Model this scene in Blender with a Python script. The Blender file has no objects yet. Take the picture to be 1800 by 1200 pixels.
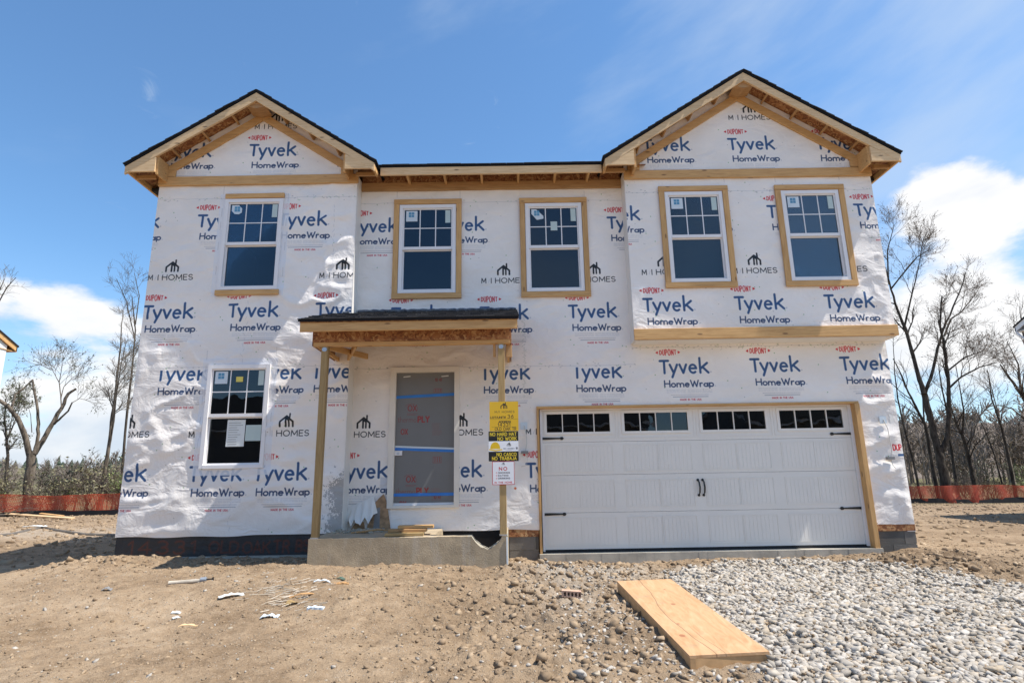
import bpy, math, random
import numpy as np
from mathutils import Matrix, Vector
random.seed(7); RS = np.random.RandomState(11)
S = bpy.context.scene
COL = S.collection

# ------------------------------------------------------------------ camera
F_, P_, R_, YW, D_, H_ = 1055.25, .2288, -.0172, .0055, 9.343, 1.024
cp, sp_, cy, sy_ = math.cos(P_), math.sin(P_), math.cos(YW), math.sin(YW)
right = Vector((cy, -sy_, 0)); fwd = Vector((sy_*cp, cy*cp, sp_)); up = Vector((-sp_*sy_, -sp_*cy, cp))
r2 = right*math.cos(R_) + up*math.sin(R_); u2 = -right*math.sin(R_) + up*math.cos(R_)
cam = bpy.data.cameras.new('camera'); camo = bpy.data.objects.new('camera', cam); COL.objects.link(camo)
cam.sensor_width = 36; cam.sensor_fit = 'HORIZONTAL'; cam.lens = F_/1800*36; cam.clip_start = .05; cam.clip_end = 3000
camo.matrix_world = Matrix(((r2.x, u2.x, -fwd.x, 0), (r2.y, u2.y, -fwd.y, -D_), (r2.z, u2.z, -fwd.z, H_), (0, 0, 0, 1)))
S.camera = camo

# ------------------------------------------------------------------ light and exposure
TOSUN = Vector((.56, -.103, 1.0)).normalized()
EL = math.asin(TOSUN.z); AZ = math.atan2(TOSUN.x, TOSUN.y)
sun = bpy.data.lights.new('sun', 'SUN'); sun.energy = 4.5; sun.angle = math.radians(.53); sun.color = (1, .94, .85)
suno = bpy.data.objects.new('sun', sun); COL.objects.link(suno)
suno.rotation_euler = TOSUN.to_track_quat('Z', 'Y').to_euler(); suno.location = (30, -8, 50)
W = bpy.data.worlds.new('World'); S.world = W; W.use_nodes = True
S.view_settings.view_transform = 'Standard'; S.view_settings.look = 'None'; S.view_settings.gamma = 1
S.view_settings.exposure = 0.72; S.view_settings.use_curve_mapping = False
S.render.engine = 'CYCLES'

class NT:
    """small node-tree writer"""
    def __init__(s, tree): s.t = tree; s.n = tree.nodes; s.l = tree.links
    def add(s, kind, **kw):
        n = s.n.new(kind)
        for k, v in kw.items():
            if k.startswith('i_'):
                key = k[2:]; key = int(key) if key.isdigit() else key.replace('_', ' ')
                if isinstance(v, bpy.types.NodeSocket): s.l.new(v, n.inputs[key])
                else: n.inputs[key].default_value = v
            else: setattr(n, k, v)
        return n
    def math(s, op, a, b=None, c=None, clamp=False):
        n = s.n.new('ShaderNodeMath'); n.operation = op; n.use_clamp = clamp
        for i, v in enumerate((a, b, c)):
            if v is None: continue
            if isinstance(v, bpy.types.NodeSocket): s.l.new(v, n.inputs[i])
            else: n.inputs[i].default_value = v
        return n.outputs[0]
    def mix(s, fac, a, b, mode='MIX'):
        n = s.n.new('ShaderNodeMix'); n.data_type = 'RGBA'; n.blend_type = mode
        for i, v in ((0, fac), (6, a), (7, b)):
            if isinstance(v, bpy.types.NodeSocket): s.l.new(v, n.inputs[i])
            else: n.inputs[i].default_value = v if i == 0 else (v if len(v) == 4 else (*v, 1))
        return n.outputs[2]
    def noise(s, vec, scale, detail=4, rough=.55, dist=0):
        n = s.add('ShaderNodeTexNoise', i_Scale=scale, i_Detail=detail, i_Roughness=rough, i_Distortion=dist)
        if vec is not None: s.l.new(vec, n.inputs['Vector'])
        return n.outputs[0]
    def ramp(s, fac, stops):
        n = s.n.new('ShaderNodeValToRGB'); e = n.color_ramp.elements
        while len(e) > 1: e.remove(e[0])
        e[0].position = stops[0][0]; e[0].color = (*stops[0][1], 1)
        for p, c in stops[1:]:
            k = e.new(p); k.color = (*c, 1)
        s.l.new(fac, n.inputs[0]); return n.outputs[0]
    def smooth(s, v, a, b, lo=0., hi=1.):
        n = s.n.new('ShaderNodeMapRange'); n.interpolation_type = 'SMOOTHSTEP'
        s.l.new(v, n.inputs[0])
        for i, x in enumerate((a, b, lo, hi)): n.inputs[i+1].default_value = x
        return n.outputs[0]

# sky: nishita air plus broken clouds low over the horizon
w = NT(W.node_tree); w.n.clear()
sky = w.add('ShaderNodeTexSky', sky_type='NISHITA'); sky.sun_disc = False
sky.sun_elevation = EL; sky.sun_rotation = AZ; sky.air_density = 1.1; sky.dust_density = .1; sky.ozone_density = 3.2
tc = w.add('ShaderNodeTexCoord').outputs['Generated']
sep = w.add('ShaderNodeSeparateXYZ', i_0=tc)
X, Y, Z = sep.outputs
el = w.math('MULTIPLY', w.math('ARCSINE', Z), 57.2958)
az = w.math('MULTIPLY', w.math('ARCTAN2', X, Y), 57.2958)
def dirblob(a0, e0, ra, re, amp):
    da = w.math('DIVIDE', w.math('SUBTRACT', az, a0), ra); de = w.math('DIVIDE', w.math('SUBTRACT', el, e0), re)
    d = w.math('ADD', w.math('MULTIPLY', da, da), w.math('MULTIPLY', de, de))
    return w.math('MULTIPLY', w.math('POWER', 2.718, w.math('MULTIPLY', d, -1)), amp)
# flattened direction so clouds stretch along the horizon
cvec = w.add('ShaderNodeCombineXYZ', i_0=w.math('MULTIPLY', az, .05), i_1=w.math('MULTIPLY', el, .11), i_2=0.3).outputs[0]
n1 = w.noise(cvec, 1.15, 9, .58, .25)
n2 = w.noise(cvec, .55, 3, .5, 0)
low = w.smooth(el, 27, 3, -.10, .185)
bias = w.math('ADD', low, w.math('ADD', w.math('ADD', dirblob(41, 19.5, 6.0, 4.0, .50), dirblob(38, 12, 9, 3.0, .20)),
        w.math('ADD', dirblob(-36, 12.8, 7, 2.6, .22), dirblob(-32, 17.5, 4, 1.2, .16))))
dens = w.math('ADD', w.math('ADD', n1, w.math('MULTIPLY', w.math('SUBTRACT', n2, .5), .25)), bias)
cm = w.smooth(dens, .63, .76)
# thin veil of cirrus
vvec = w.add('ShaderNodeCombineXYZ', i_0=w.math('MULTIPLY', az, .03), i_1=w.math('MULTIPLY', w.math('ADD', el, w.math('MULTIPLY', az, -.25)), .09), i_2=4.3).outputs[0]
veil = w.math('MULTIPLY', w.smooth(w.math('ADD', w.noise(vvec, 1.1, 6, .55, .15), w.smooth(az, -25, 45, -.15, .16)), .44, .86), .5)
wisp = w.math('MULTIPLY', w.smooth(w.math('ADD', w.noise(cvec, 3.2, 7, .6, .9), w.math('ADD', dirblob(-3.8, 32.2, 1.6, 1.6, .20), dirblob(-34.2, 30.6, 1.5, 1.9, .17))), .66, .92), .5)
shade = w.noise(w.add('ShaderNodeVectorMath', operation='ADD', i_0=cvec, i_1=(.13, .17, 0)).outputs[0], 1.3, 7, .55, .2)
ccol = w.mix(w.smooth(w.math('SUBTRACT', shade, w.math('MULTIPLY', w.smooth(el, 3, 18), .12)), .38, .66), (6.0, 5.9, 5.8), (3.9, 4.35, 5.0))
s1 = w.mix(w.math('MAXIMUM', veil, wisp), w.mix(1., sky.outputs[0], (.80, 1.02, 1.13), 'MULTIPLY'), (3.9, 4.5, 5.2))
s1 = w.mix(w.smooth(el, 20, -2, 0, .5), s1, (3.6, 4.4, 5.4))
s2 = w.mix(w.math('MULTIPLY', cm, .92), s1, ccol)
bg = w.add('ShaderNodeBackground', i_Color=s2, i_Strength=.108)
w.l.new(bg.outputs[0], w.add('ShaderNodeOutputWorld').inputs[0])

# ------------------------------------------------------------------ object helpers
WM = {}
def link(o, parent=None, M=None):
    COL.objects.link(o); M = M or Matrix()
    if parent is not None:
        o.parent = parent; o.matrix_parent_inverse = WM[parent.name].inverted()
    o.matrix_basis = M; WM[o.name] = M.copy()
    return o
def mesh(name, v, f, mats=None, mi=None, smooth=False):
    m = bpy.data.meshes.new(name)
    if isinstance(f, np.ndarray):
        v = np.asarray(v, np.float32); m.vertices.add(len(v)); m.vertices.foreach_set('co', v.ravel())
        k = f.shape[1]; m.loops.add(f.size); m.loops.foreach_set('vertex_index', f.astype(np.int32).ravel())
        m.polygons.add(len(f)); m.polygons.foreach_set('loop_start', np.arange(0, f.size, k, dtype=np.int32))
        m.update(calc_edges=True)
    else:
        m.from_pydata([tuple(map(float, p)) for p in v], [], f); m.update()
    for mm in (mats if isinstance(mats, (list, tuple)) else [mats]):
        if mm: m.materials.append(mm)
    if mi is not None: m.polygons.foreach_set('material_index', np.asarray(mi, np.int32))
    if smooth: m.polygons.foreach_set('use_smooth', np.ones(len(m.polygons), bool))
    return m
def ob(name, v, f, mat, parent=None, M=None, smooth=False, mi=None, **props):
    o = bpy.data.objects.new(name, mesh(name, v, f, mat, mi, smooth))
    link(o, parent, M)
    for k, x in props.items(): o[k] = x
    return o
def empty(name, loc, label, cat, group=None, rz=0):
    o = bpy.data.objects.new(name, None); o.empty_display_size = .2
    link(o, None, Matrix.Translation(loc) @ Matrix.Rotation(rz, 4, 'Z'))
    o['label'] = label; o['category'] = cat
    if group: o['group'] = group
    return o
class MB:
    def __init__(s): s.v = []; s.f = []
    def raw(s, v, f):
        b = len(s.v); s.v += [tuple(p) for p in v]; s.f += [tuple(i+b for i in q) for q in f]; return s
    def box(s, x0, x1, y0, y1, z0, z1):
        return s.raw([(x0,y0,z0),(x1,y0,z0),(x1,y1,z0),(x0,y1,z0),(x0,y0,z1),(x1,y0,z1),(x1,y1,z1),(x0,y1,z1)],
            [(0,3,2,1),(4,5,6,7),(0,1,5,4),(1,2,6,5),(2,3,7,6),(3,0,4,7)])
    def prism(s, poly, y0, y1):  # poly in (x,z), counter-clockwise seen from the front
        n = len(poly)
        s.raw([(x,y0,z) for x,z in poly]+[(x,y1,z) for x,z in poly],
              [tuple(range(n)), tuple(range(2*n-1, n-1, -1))]+[((i+1)%n, i, n+i, n+(i+1)%n) for i in range(n)])
        return s
    def tube(s, pts, r, n=8, caps=True):
        pts = [Vector(p) for p in pts]; rs = r if isinstance(r, (list, tuple)) else [r]*len(pts); b = len(s.v)
        for i, p in enumerate(pts):
            d = (pts[min(i+1, len(pts)-1)]-pts[max(i-1, 0)]).normalized()
            a = d.cross(Vector((0, 0, 1)) if abs(d.z) < .9 else Vector((1, 0, 0))).normalized(); c = d.cross(a)
            for k in range(n):
                t = 2*math.pi*k/n; q = p+(a*math.cos(t)+c*math.sin(t))*rs[i]; s.v.append(tuple(q))
        for i in range(len(pts)-1):
            for k in range(n):
                s.f.append((b+i*n+k, b+i*n+(k+1)%n, b+(i+1)*n+(k+1)%n, b+(i+1)*n+k))
        if caps:
            s.f.append(tuple(b+k for k in range(n-1, -1, -1))); s.f.append(tuple(b+(len(pts)-1)*n+k for k in range(n)))
        return s
    def ob(s, name, mat, parent=None, **k): return ob(name, s.v, s.f, mat, parent, **k)
def bx(name, a, mat, parent=None, **k): return MB().box(*a).ob(name, mat, parent, **k)
def board(name, a, b, wdt, th, mat, parent=None, face=(0, -1, 0), **k):
    """sawn board from a to b; face = direction its broad side looks, mesh along local x"""
    a, b = Vector(a), Vector(b); d = b-a; L = d.length; xa = d.normalized(); fa = Vector(face)
    fa = (fa-xa*fa.dot(xa)).normalized(); za = xa.cross(-fa).normalized()
    M = Matrix(((xa.x, -fa.x, za.x, a.x), (xa.y, -fa.y, za.y, a.y), (xa.z, -fa.z, za.z, a.z), (0, 0, 0, 1)))
    e = min(.004, th*.2); m = MB()
    y0, y1, z0, z1 = -th/2, th/2, -wdt/2, wdt/2
    ring = [(y0+e, z0), (y1-e, z0), (y1, z0+e), (y1, z1-e), (y1-e, z1), (y0+e, z1), (y0, z1-e), (y0, z0+e)]
    m.raw([(0, y, z) for y, z in ring]+[(L, y, z) for y, z in ring],
          [tuple(range(7, -1, -1)), tuple(range(8, 16))]+[(i, (i+1) % 8, 8+(i+1) % 8, 8+i) for i in range(8)])
    o = ob(name, m.v, m.f, mat, parent, M, **k)
    return o

# numpy value noise
def _h(ix, iy, s):
    n = (ix*374761393+iy*668265263+s*1442695041) & 0xffffffff
    n = ((n ^ (n >> 13))*1274126177) & 0xffffffff
    return ((n ^ (n >> 16)) & 0xffff)/65535.
def vn(x, y, s=0):
    x = np.asarray(x, float); y = np.asarray(y, float)
    ix = np.floor(x).astype(np.int64); iy = np.floor(y).astype(np.int64); fx = x-ix; fy = y-iy
    fx = fx*fx*fx*(fx*(fx*6-15)+10); fy = fy*fy*fy*(fy*(fy*6-15)+10)
    a = _h(ix, iy, s); b = _h(ix+1, iy, s); c = _h(ix, iy+1, s); d = _h(ix+1, iy+1, s)
    return a+(b-a)*fx+(c-a)*fy+(a-b-c+d)*fx*fy
def fbm(x, y, s=0, o=4, g=.5):
    t = 0; a = 1; n = 0
    for i in range(o):
        t = t+a*(vn(x*2**i+i*17.3, y*2**i-i*9.1, s+i)-.5); n += a; a *= g
    return t/n*2

# ------------------------------------------------------------------ materials
def mat(name):
    m = bpy.data.materials.new(name); m.use_nodes = True; t = NT(m.node_tree); t.n.clear()
    p = t.add('ShaderNodeBsdfPrincipled'); o = t.add('ShaderNodeOutputMaterial'); t.l.new(p.outputs[0], o.inputs[0])
    return m, t, p
def setp(t, p, **k):
    for a, v in k.items():
        a = a.replace('_', ' ')
        if isinstance(v, bpy.types.NodeSocket): t.l.new(v, p.inputs[a])
        else: p.inputs[a].default_value = (*v, 1) if isinstance(v, tuple) and len(v) == 3 else v
def coords(t, which='Object', scale=(1, 1, 1), rnd=True):
    c = t.add('ShaderNodeTexCoord').outputs[which]
    mp = t.add('ShaderNodeMapping'); mp.inputs['Scale'].default_value = scale; t.l.new(c, mp.inputs[0])
    if rnd:
        oi = t.add('ShaderNodeObjectInfo').outputs['Random']
        cx = t.add('ShaderNodeCombineXYZ', i_0=t.math('MULTIPLY', oi, 31), i_1=t.math('MULTIPLY', oi, 17), i_2=t.math('MULTIPLY', oi, 53))
        t.l.new(cx.outputs[0], mp.inputs['Location'])
    return mp.outputs[0]
def bump(t, p, h, dist, strength=1.):
    b = t.add('ShaderNodeBump', i_Height=h, i_Distance=dist, i_Strength=strength); t.l.new(b.outputs[0], p.inputs['Normal']); return b
def simple(name, c, rough=.6, var=.12, sc=6, bd=.001, bs=40, **kw):
    m, t, p = mat(name); v = coords(t, 'Object', (1, 1, 1))
    n = t.noise(v, sc, 5); d = tuple(x*(1-var) for x in c); l = tuple(min(1, x*(1+var)) for x in c)
    col = t.mix(t.smooth(n, .3, .7), d, l)
    setp(t, p, Base_Color=col, Roughness=rough, **kw)
    if bd: bump(t, p, t.noise(v, bs, 4), bd)
    return m
def pine(name, base, dark, knots=True, var=.18, weather=0.):
    m, t, p = mat(name); v = coords(t, 'Object', (1.6, 22, 22)); v2 = coords(t, 'Object', (1.1, 6, 6))
    g = t.noise(v, 2.2, 6, .6, .6); g2 = t.noise(v2, 1.3, 3, .5)
    col = t.mix(t.smooth(g, .32, .72), base, dark)
    col = t.mix(t.math('MULTIPLY', t.smooth(g2, .35, .75), .35), col, tuple(min(1, x*1.15) for x in base))
    rnd = t.add('ShaderNodeObjectInfo').outputs['Random']
    hsv = t.add('ShaderNodeHueSaturation', i_Color=col, i_Saturation=1., i_Value=1.)
    t.l.new(t.math('ADD', 1-var/2, t.math('MULTIPLY', rnd, var)), hsv.inputs['Value'])
    col = hsv.outputs[0]
    if knots:
        kv = coords(t, 'Object', (2.2, 7, 7)); vo = t.add('ShaderNodeTexVoronoi', i_Scale=1.0); t.l.new(kv, vo.inputs['Vector'])
        col = t.mix(t.math('MULTIPLY', t.smooth(vo.outputs['Distance'], .13, .06), .75), col, (.13, .06, .025))
    if weather:
        col = t.mix(t.smooth(t.noise(v2, 3, 4), .5, .75, 0, weather), col, (.28, .25, .21))
    setp(t, p, Base_Color=col, Roughness=.68)
    bump(t, p, g, .0012)
    return m
M = {}
M['lumber'] = pine('pine_lumber', (.62, .375, .155), (.46, .25, .09))
M['pale'] = pine('pale_pine', (.70, .50, .285), (.55, .36, .18))
M['brown'] = pine('brown_pine', (.47, .275, .12), (.33, .175, .065))
M['treated'] = pine('treated_lumber', (.40, .275, .12), (.27, .17, .065))
def osb():
    m, t, p = mat('osb_sheathing'); v = coords(t, 'Object', (1, 1, 1), False)
    a = t.add('ShaderNodeTexVoronoi', i_Scale=26., i_Randomness=1.); a.distance = 'MANHATTAN'
    nd = t.add('ShaderNodeTexNoise', i_Scale=9., i_Detail=2.); t.l.new(v, nd.inputs['Vector'])
    mv = t.add('ShaderNodeVectorMath', operation='MULTIPLY_ADD', i_0=nd.outputs['Color'], i_1=(.22, .22, .22), i_2=v)
    t.l.new(mv.outputs[0], a.inputs['Vector'])
    s = t.add('ShaderNodeSeparateColor', i_0=a.outputs['Color'])
    col = t.ramp(s.outputs[0], [(0, (.16, .055, .02)), (.4, (.30, .12, .045)), (.75, (.40, .19, .075)), (1, (.52, .31, .14))])
    setp(t, p, Base_Color=col, Roughness=.75); bump(t, p, s.outputs[0], .002); return m
M['osb'] = osb()
def shingle():
    m, t, p = mat('asphalt_shingle'); v = coords(t, 'Object', (1, 1, 1), False)
    a = t.noise(v, 260, 3, .7); b = t.noise(v, 5, 3)
    col = t.mix(t.smooth(a, .35, .7), (.012, .012, .014), (.055, .055, .06)); col = t.mix(t.smooth(b, .4, .7, 0, .5), col, (.03, .026, .024))
    setp(t, p, Base_Color=col, Roughness=.93, Specular_IOR_Level=.15); bump(t, p, a, .002); return m
M['shingle'] = shingle()
M['felt'] = simple('drip_edge_black', (.012, .012, .014), .6, .2, 4, 0, Specular_IOR_Level=.2)
M['vinyl'] = simple('white_vinyl', (.80, .785, .79), .38, .02, 3, 0)
M['doorwhite'] = simple('garage_door_white', (.80, .765, .71), .45, .02, 2, .0003, 180)
M['groove'] = simple('panel_groove_shadow_line', (.66, .665, .67), .5, .02, 2, 0)
M['black'] = simple('black_iron', (.012, .012, .013), .45, .1, 6, .0005)
M['rubber'] = simple('black_rubber', (.015, .015, .016), .75, .1, 6, 0)
M['steel'] = simple('galvanised_steel', (.5, .52, .55), .38, .15, 12, 0, Metallic=.85)
M['paper'] = simple('white_paper', (.72, .75, .74), .6, .03, 6, 0)
M['stickergreen'] = simple('pale_green_film', (.50, .60, .58), .4, .03, 6, 0)
M['stickerwhite'] = simple('label_white', (.62, .70, .76), .4, .03, 6, 0)
M['stickerblue'] = simple('label_blue', (.09, .28, .45), .4, .05, 6, 0)
M['stickeryellow'] = simple('label_yellow', (.75, .62, .12), .4, .05, 6, 0)
M['bluetape'] = simple('blue_tape', (.03, .20, .62), .45, .08, 6, 0)
M['plainwrap'] = simple('plain_white_wrap', (.80, .775, .73), .5, .04, 2, .004, 5)
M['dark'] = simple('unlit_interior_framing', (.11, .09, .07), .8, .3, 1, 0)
M['cable'] = simple('pale_cable', (.55, .54, .5), .5, .05, 6, 0)
M['greybox'] = simple('grey_plastic', (.22, .22, .22), .5, .1, 6, 0)
M['housewrapblue'] = simple('wrap_print_blue', (.03, .09, .20), .6, .05, 6, 0)
def block():
    m, t, p = mat('concrete_block'); v = coords(t, 'Object', (1, 1, 1))
    a = t.noise(v, 70, 4, .7); b = t.noise(v, 4, 4)
    r = t.add('ShaderNodeObjectInfo').outputs['Random']
    col = t.mix(t.smooth(t.math('ADD', t.math('MULTIPLY', b, .6), t.math('MULTIPLY', r, .4)), .3, .7), (.10, .095, .085), (.20, .185, .165))
    setp(t, p, Base_Color=col, Roughness=.92); bump(t, p, a, .004); return m
M['block'] = block()
def concrete(name, c, rough_amt=.006):
    m, t, p = mat(name); v = coords(t, 'Object', (1, 1, 1), False); vs = coords(t, 'Object', (3, 3, .5), False)
    a = t.noise(v, 55, 5, .7); b = t.noise(v, 2.5, 5, .6); st = t.noise(vs, 3, 4)
    col = t.mix(t.smooth(b, .35, .7), tuple(x*.80 for x in c), tuple(x*1.12 for x in c)); col = t.mix(t.smooth(st, .52, .72, 0, .5), col, (.46, .41, .34))
    col = t.mix(t.smooth(a, .58, .72, 0, .3), col, (.15, .13, .1))
    setp(t, p, Base_Color=col, Roughness=.9); bump(t, p, t.math('ADD', a, t.math('MULTIPLY', b, 2)), rough_amt); return m
M['concrete'] = concrete('porch_concrete', (.42, .335, .225)); M['curb'] = concrete('garage_slab_concrete', (.40, .37, .31), .003)
M['brokenconc'] = concrete('broken_concrete', (.42, .38, .30), .012)
def glass():
    m = bpy.data.materials.new('window_glass'); m.use_nodes = True; t = NT(m.node_tree); t.n.clear()
    v = coords(t, 'Object', (1, 1, 1))
    fr = t.add('ShaderNodeFresnel', i_IOR=1.9).outputs[0]
    nb = t.add('ShaderNodeBump', i_Height=t.noise(v, 1.6, 2), i_Distance=.004)
    g = t.add('ShaderNodeBsdfGlossy', i_Roughness=.01, i_Color=(.82, .9, 1, 1)); t.l.new(nb.outputs[0], g.inputs['Normal'])
    tr = t.add('ShaderNodeBsdfTransparent', i_Color=(.45, .50, .52, 1))
    mx = t.add('ShaderNodeMixShader'); t.l.new(t.math('MULTIPLY', fr, .52, clamp=True), mx.inputs[0]); t.l.new(tr.outputs[0], mx.inputs[1]); t.l.new(g.outputs[0], mx.inputs[2])
    t.l.new(mx.outputs[0], t.add('ShaderNodeOutputMaterial').inputs[0]); return m
M['glass'] = glass()

# ------------------------------------------------------------------ printing: stroke letters drawn into packed images
def A(cx, cy, rx, ry, a0, a1, n=12):
    return [(cx+rx*math.cos(math.radians(a0+(a1-a0)*i/n)), cy+ry*math.sin(math.radians(a0+(a1-a0)*i/n))) for i in range(n+1)]
GL = {
'A': (.72, [[(0,0),(.36,1),(.72,0)], [(.13,.34),(.59,.34)]]), 'B': (.58, [[(0,0),(0,1),(.3,1)]+A(.3,.76,.24,.24,90,-90)+[(0,.52)], [(.3,.52)]+A(.3,.26,.28,.26,90,-90)+[(0,0)]]),
'C': (.68, [A(.42,.5,.42,.5,50,310,16)]), 'D': (.68, [[(0,0),(0,1),(.25,1)]+A(.25,.5,.43,.5,90,-90)+[(0,0)]]),
'E': (.52, [[(.52,1),(0,1),(0,0),(.52,0)], [(0,.52),(.45,.52)]]), 'F': (.5, [[(.5,1),(0,1),(0,0)], [(0,.52),(.42,.52)]]),
'G': (.74, [A(.42,.5,.42,.5,50,360,18)+[(.5,.5)]]), 'H': (.66, [[(0,0),(0,1)], [(.66,0),(.66,1)], [(0,.52),(.66,.52)]]),
'I': (.02, [[(0.01,0),(0.01,1)]]), 'J': (.42, [[(.42,1),(.42,.25)]+A(.2,.22,.22,.22,0,-160)]), 'K': (.6, [[(0,0),(0,1)], [(.58,1),(0,.42)], [(.2,.6),(.62,0)]]),
'L': (.48, [[(0,1),(0,0),(.48,0)]]), 'M': (.84, [[(0,0),(.04,1),(.42,.22),(.8,1),(.84,0)]]), 'N': (.68, [[(0,0),(0,1),(.68,0),(.68,1)]]),
'O': (.84, [A(.42,.5,.42,.5,0,360,20)]), 'P': (.56, [[(0,0),(0,1),(.3,1)]+A(.3,.73,.26,.27,90,-90)+[(0,.46)]]),
'R': (.6, [[(0,0),(0,1),(.3,1)]+A(.3,.74,.26,.26,90,-90)+[(0,.48)], [(.3,.48),(.6,0)]]),
'S': (.56, [A(.28,.74,.26,.26,30,250)+A(.28,.26,.28,.26,80,-150)]), 'T': (.66, [[(0,1),(.66,1)], [(.33,1),(.33,0)]]),
'U': (.66, [[(0,1),(0,.33)]+A(.33,.33,.33,.33,180,360)+[(.66,1)]]), 'V': (.7, [[(0,1),(.35,0),(.7,1)]]), 'W': (1.0, [[(0,1),(.26,0),(.5,.85),(.74,0),(1,1)]]),
'X': (.64, [[(0,0),(.64,1)], [(0,1),(.64,0)]]), 'Y': (.66, [[(0,1),(.33,.48),(.66,1)], [(.33,.48),(.33,0)]]),
'0': (.56, [A(.28,.5,.28,.5,0,360,18)]), '1': (.2, [[(0,.8),(.18,1),(.18,0)]]), '3': (.5, [A(.24,.76,.24,.24,140,-90)+A(.24,.26,.27,.27,90,-150)]),
'4': (.58, [[(.42,0),(.42,1),(0,.32),(.58,.32)]]), '5': (.5, [[(.48,1),(.06,1),(.03,.56)]+A(.24,.32,.27,.32,120,-150)]),
'6': (.54, [[(.44,1),(.1,.55)]+A(.28,.3,.26,.3,150,-210,18)]), '/': (.3, [[(0,-.05),(.3,1.02)]]), '#': (.5, [[(.1,0),(.2,1)], [(.32,0),(.42,1)], [(0,.35),(.5,.35)], [(0,.68),(.5,.68)]]),
'a': (.5, [A(.24,.24,.24,.25,0,360,14), [(.5,.52),(.5,0)]]), 'e': (.52, [[(.03,.3),(.5,.3)]+A(.26,.27,.25,.28,6,310,14)]),
'h': (.46, [[(0,0),(0,1)], [(0,.3)]+A(.23,.3,.23,.25,180,0)+[(.46,0)]]), 'k': (.46, [[(0,0),(0,1.04)], [(.42,.68),(.03,.30)], [(.14,.40),(.46,0)]]),
'l': (.02, [[(0,0),(0,1)]]), 'm': (.84, [[(0,0),(0,.55)], [(0,.33)]+A(.21,.33,.21,.22,180,0)+[(.42,0)], [(.42,.33)]+A(.63,.33,.21,.22,180,0)+[(.84,0)]]),
'o': (.52, [A(.26,.27,.26,.28,0,360,16)]), 'p': (.5, [[(0,.55),(0,-.25)], A(.25,.27,.25,.28,0,360,14)]),
'r': (.3, [[(0,0),(0,.55)], [(0,.3)]+A(.22,.3,.2,.25,180,70)]), 't': (.3, [[(.1,.8),(.1,.1),(.28,0)], [(0,.56),(.28,.56)]]),
'v': (.46, [[(0,.64),(.23,0),(.46,.64)]]), 'y': (.48, [[(0,.64),(.24,.02)], [(.5,.64),(.14,-.32)]]), '-': (.3, [[(0,.45),(.3,.45)]]), ' ': (.3, []),
}
def text(s, x, z, h, wd, gap=.22, width=None, hs=None):
    """strokes of a word: cap height h, line width wd; returns [(pts, width)]"""
    tot = sum(GL[c][0]+gap for c in s)-gap; sx = h if width is None else width/tot
    out = []; u = 0
    for i, c in enumerate(s):
        k = hs[i] if hs else 1.
        for st in GL[c][1]:
            out.append(([(x+(u+px)*sx, z+h*.5+(pz-.5)*h*k) for px, pz in st], wd))
        u += GL[c][0]+gap
    return out
class Canvas:
    def __init__(s, x0, x1, z0, z1, ppm, col):
        s.x0, s.z0, s.ppm = x0, z0, ppm; s.w = int((x1-x0)*ppm)+1; s.h = int((z1-z0)*ppm)+1
        s.a = np.empty((s.h, s.w, 3), np.float32); s.a[:] = col
        s.bump = None
    def px(s, x, z): return (x-s.x0)*s.ppm, (z-s.z0)*s.ppm
    def blend(s, i0, i1, j0, j1, al, col):
        r = s.a[j0:j1, i0:i1]; r += (np.array(col, np.float32)-r)*al[..., None]
    def stroke(s, pts, wd, col, clip=None, alpha=1.):
        P = np.array(pts, float); P[:, 0] = (P[:, 0]-s.x0)*s.ppm; P[:, 1] = (P[:, 1]-s.z0)*s.ppm; hw = wd*s.ppm/2
        lo = P.min(0)-hw-2; hi = P.max(0)+hw+2
        i0, j0 = max(0, int(lo[0])), max(0, int(lo[1])); i1, j1 = min(s.w, int(hi[0])+1), min(s.h, int(hi[1])+1)
        if clip:
            cx0, cz0 = s.px(clip[0], clip[2]); cx1, cz1 = s.px(clip[1], clip[3])
            i0, j0 = max(i0, int(cx0)), max(j0, int(cz0)); i1, j1 = min(i1, int(cx1)), min(j1, int(cz1))
        if i1 <= i0 or j1 <= j0: return
        yy, xx = np.mgrid[j0:j1, i0:i1]; d = np.full(yy.shape, 1e9)
        for k in range(len(P)-1):
            a, b = P[k], P[k+1]; e = b-a; L = e@e+1e-9
            t = np.clip(((xx-a[0])*e[0]+(yy-a[1])*e[1])/L, 0, 1)
            d = np.minimum(d, np.hypot(xx-a[0]-t*e[0], yy-a[1]-t*e[1]))
        s.blend(i0, i1, j0, j1, (np.clip(hw+.5-d, 0, 1)*alpha).astype(np.float32), col)
    def strokes(s, L, col, clip=None, alpha=1.):
        for p, wd in L: s.stroke(p, wd, col, clip, alpha)
    def rect(s, x0, x1, z0, z1, col, clip=None, alpha=1.):
        if clip: x0, x1, z0, z1 = max(x0, clip[0]), min(x1, clip[1]), max(z0, clip[2]), min(z1, clip[3])
        i0, j0 = s.px(x0, z0); i1, j1 = s.px(x1, z1); i0, j0, i1, j1 = [int(round(v)) for v in (i0, j0, i1, j1)]
        i0, j0 = max(0, i0), max(0, j0); i1, j1 = min(s.w, i1), min(s.h, j1)
        if i1 > i0 and j1 > j0: s.blend(i0, i1, j0, j1, np.full((j1-j0, i1-i0), alpha, np.float32), col)
    def dot(s, x, z, r, col, alpha=1.): s.stroke([(x, z), (x+.0005, z)], 2*r, col, None, alpha)
    def image(s, name):
        im = bpy.data.images.new(name, s.w, s.h, alpha=False); px = np.ones((s.h, s.w, 4), np.float32); px[..., :3] = np.clip(s.a, 0, 1)
        im.pixels.foreach_set(px.ravel()); im.update(); im.pack(); return im
def srgb(r, g, b): return (r/255, g/255, b/255)
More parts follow.
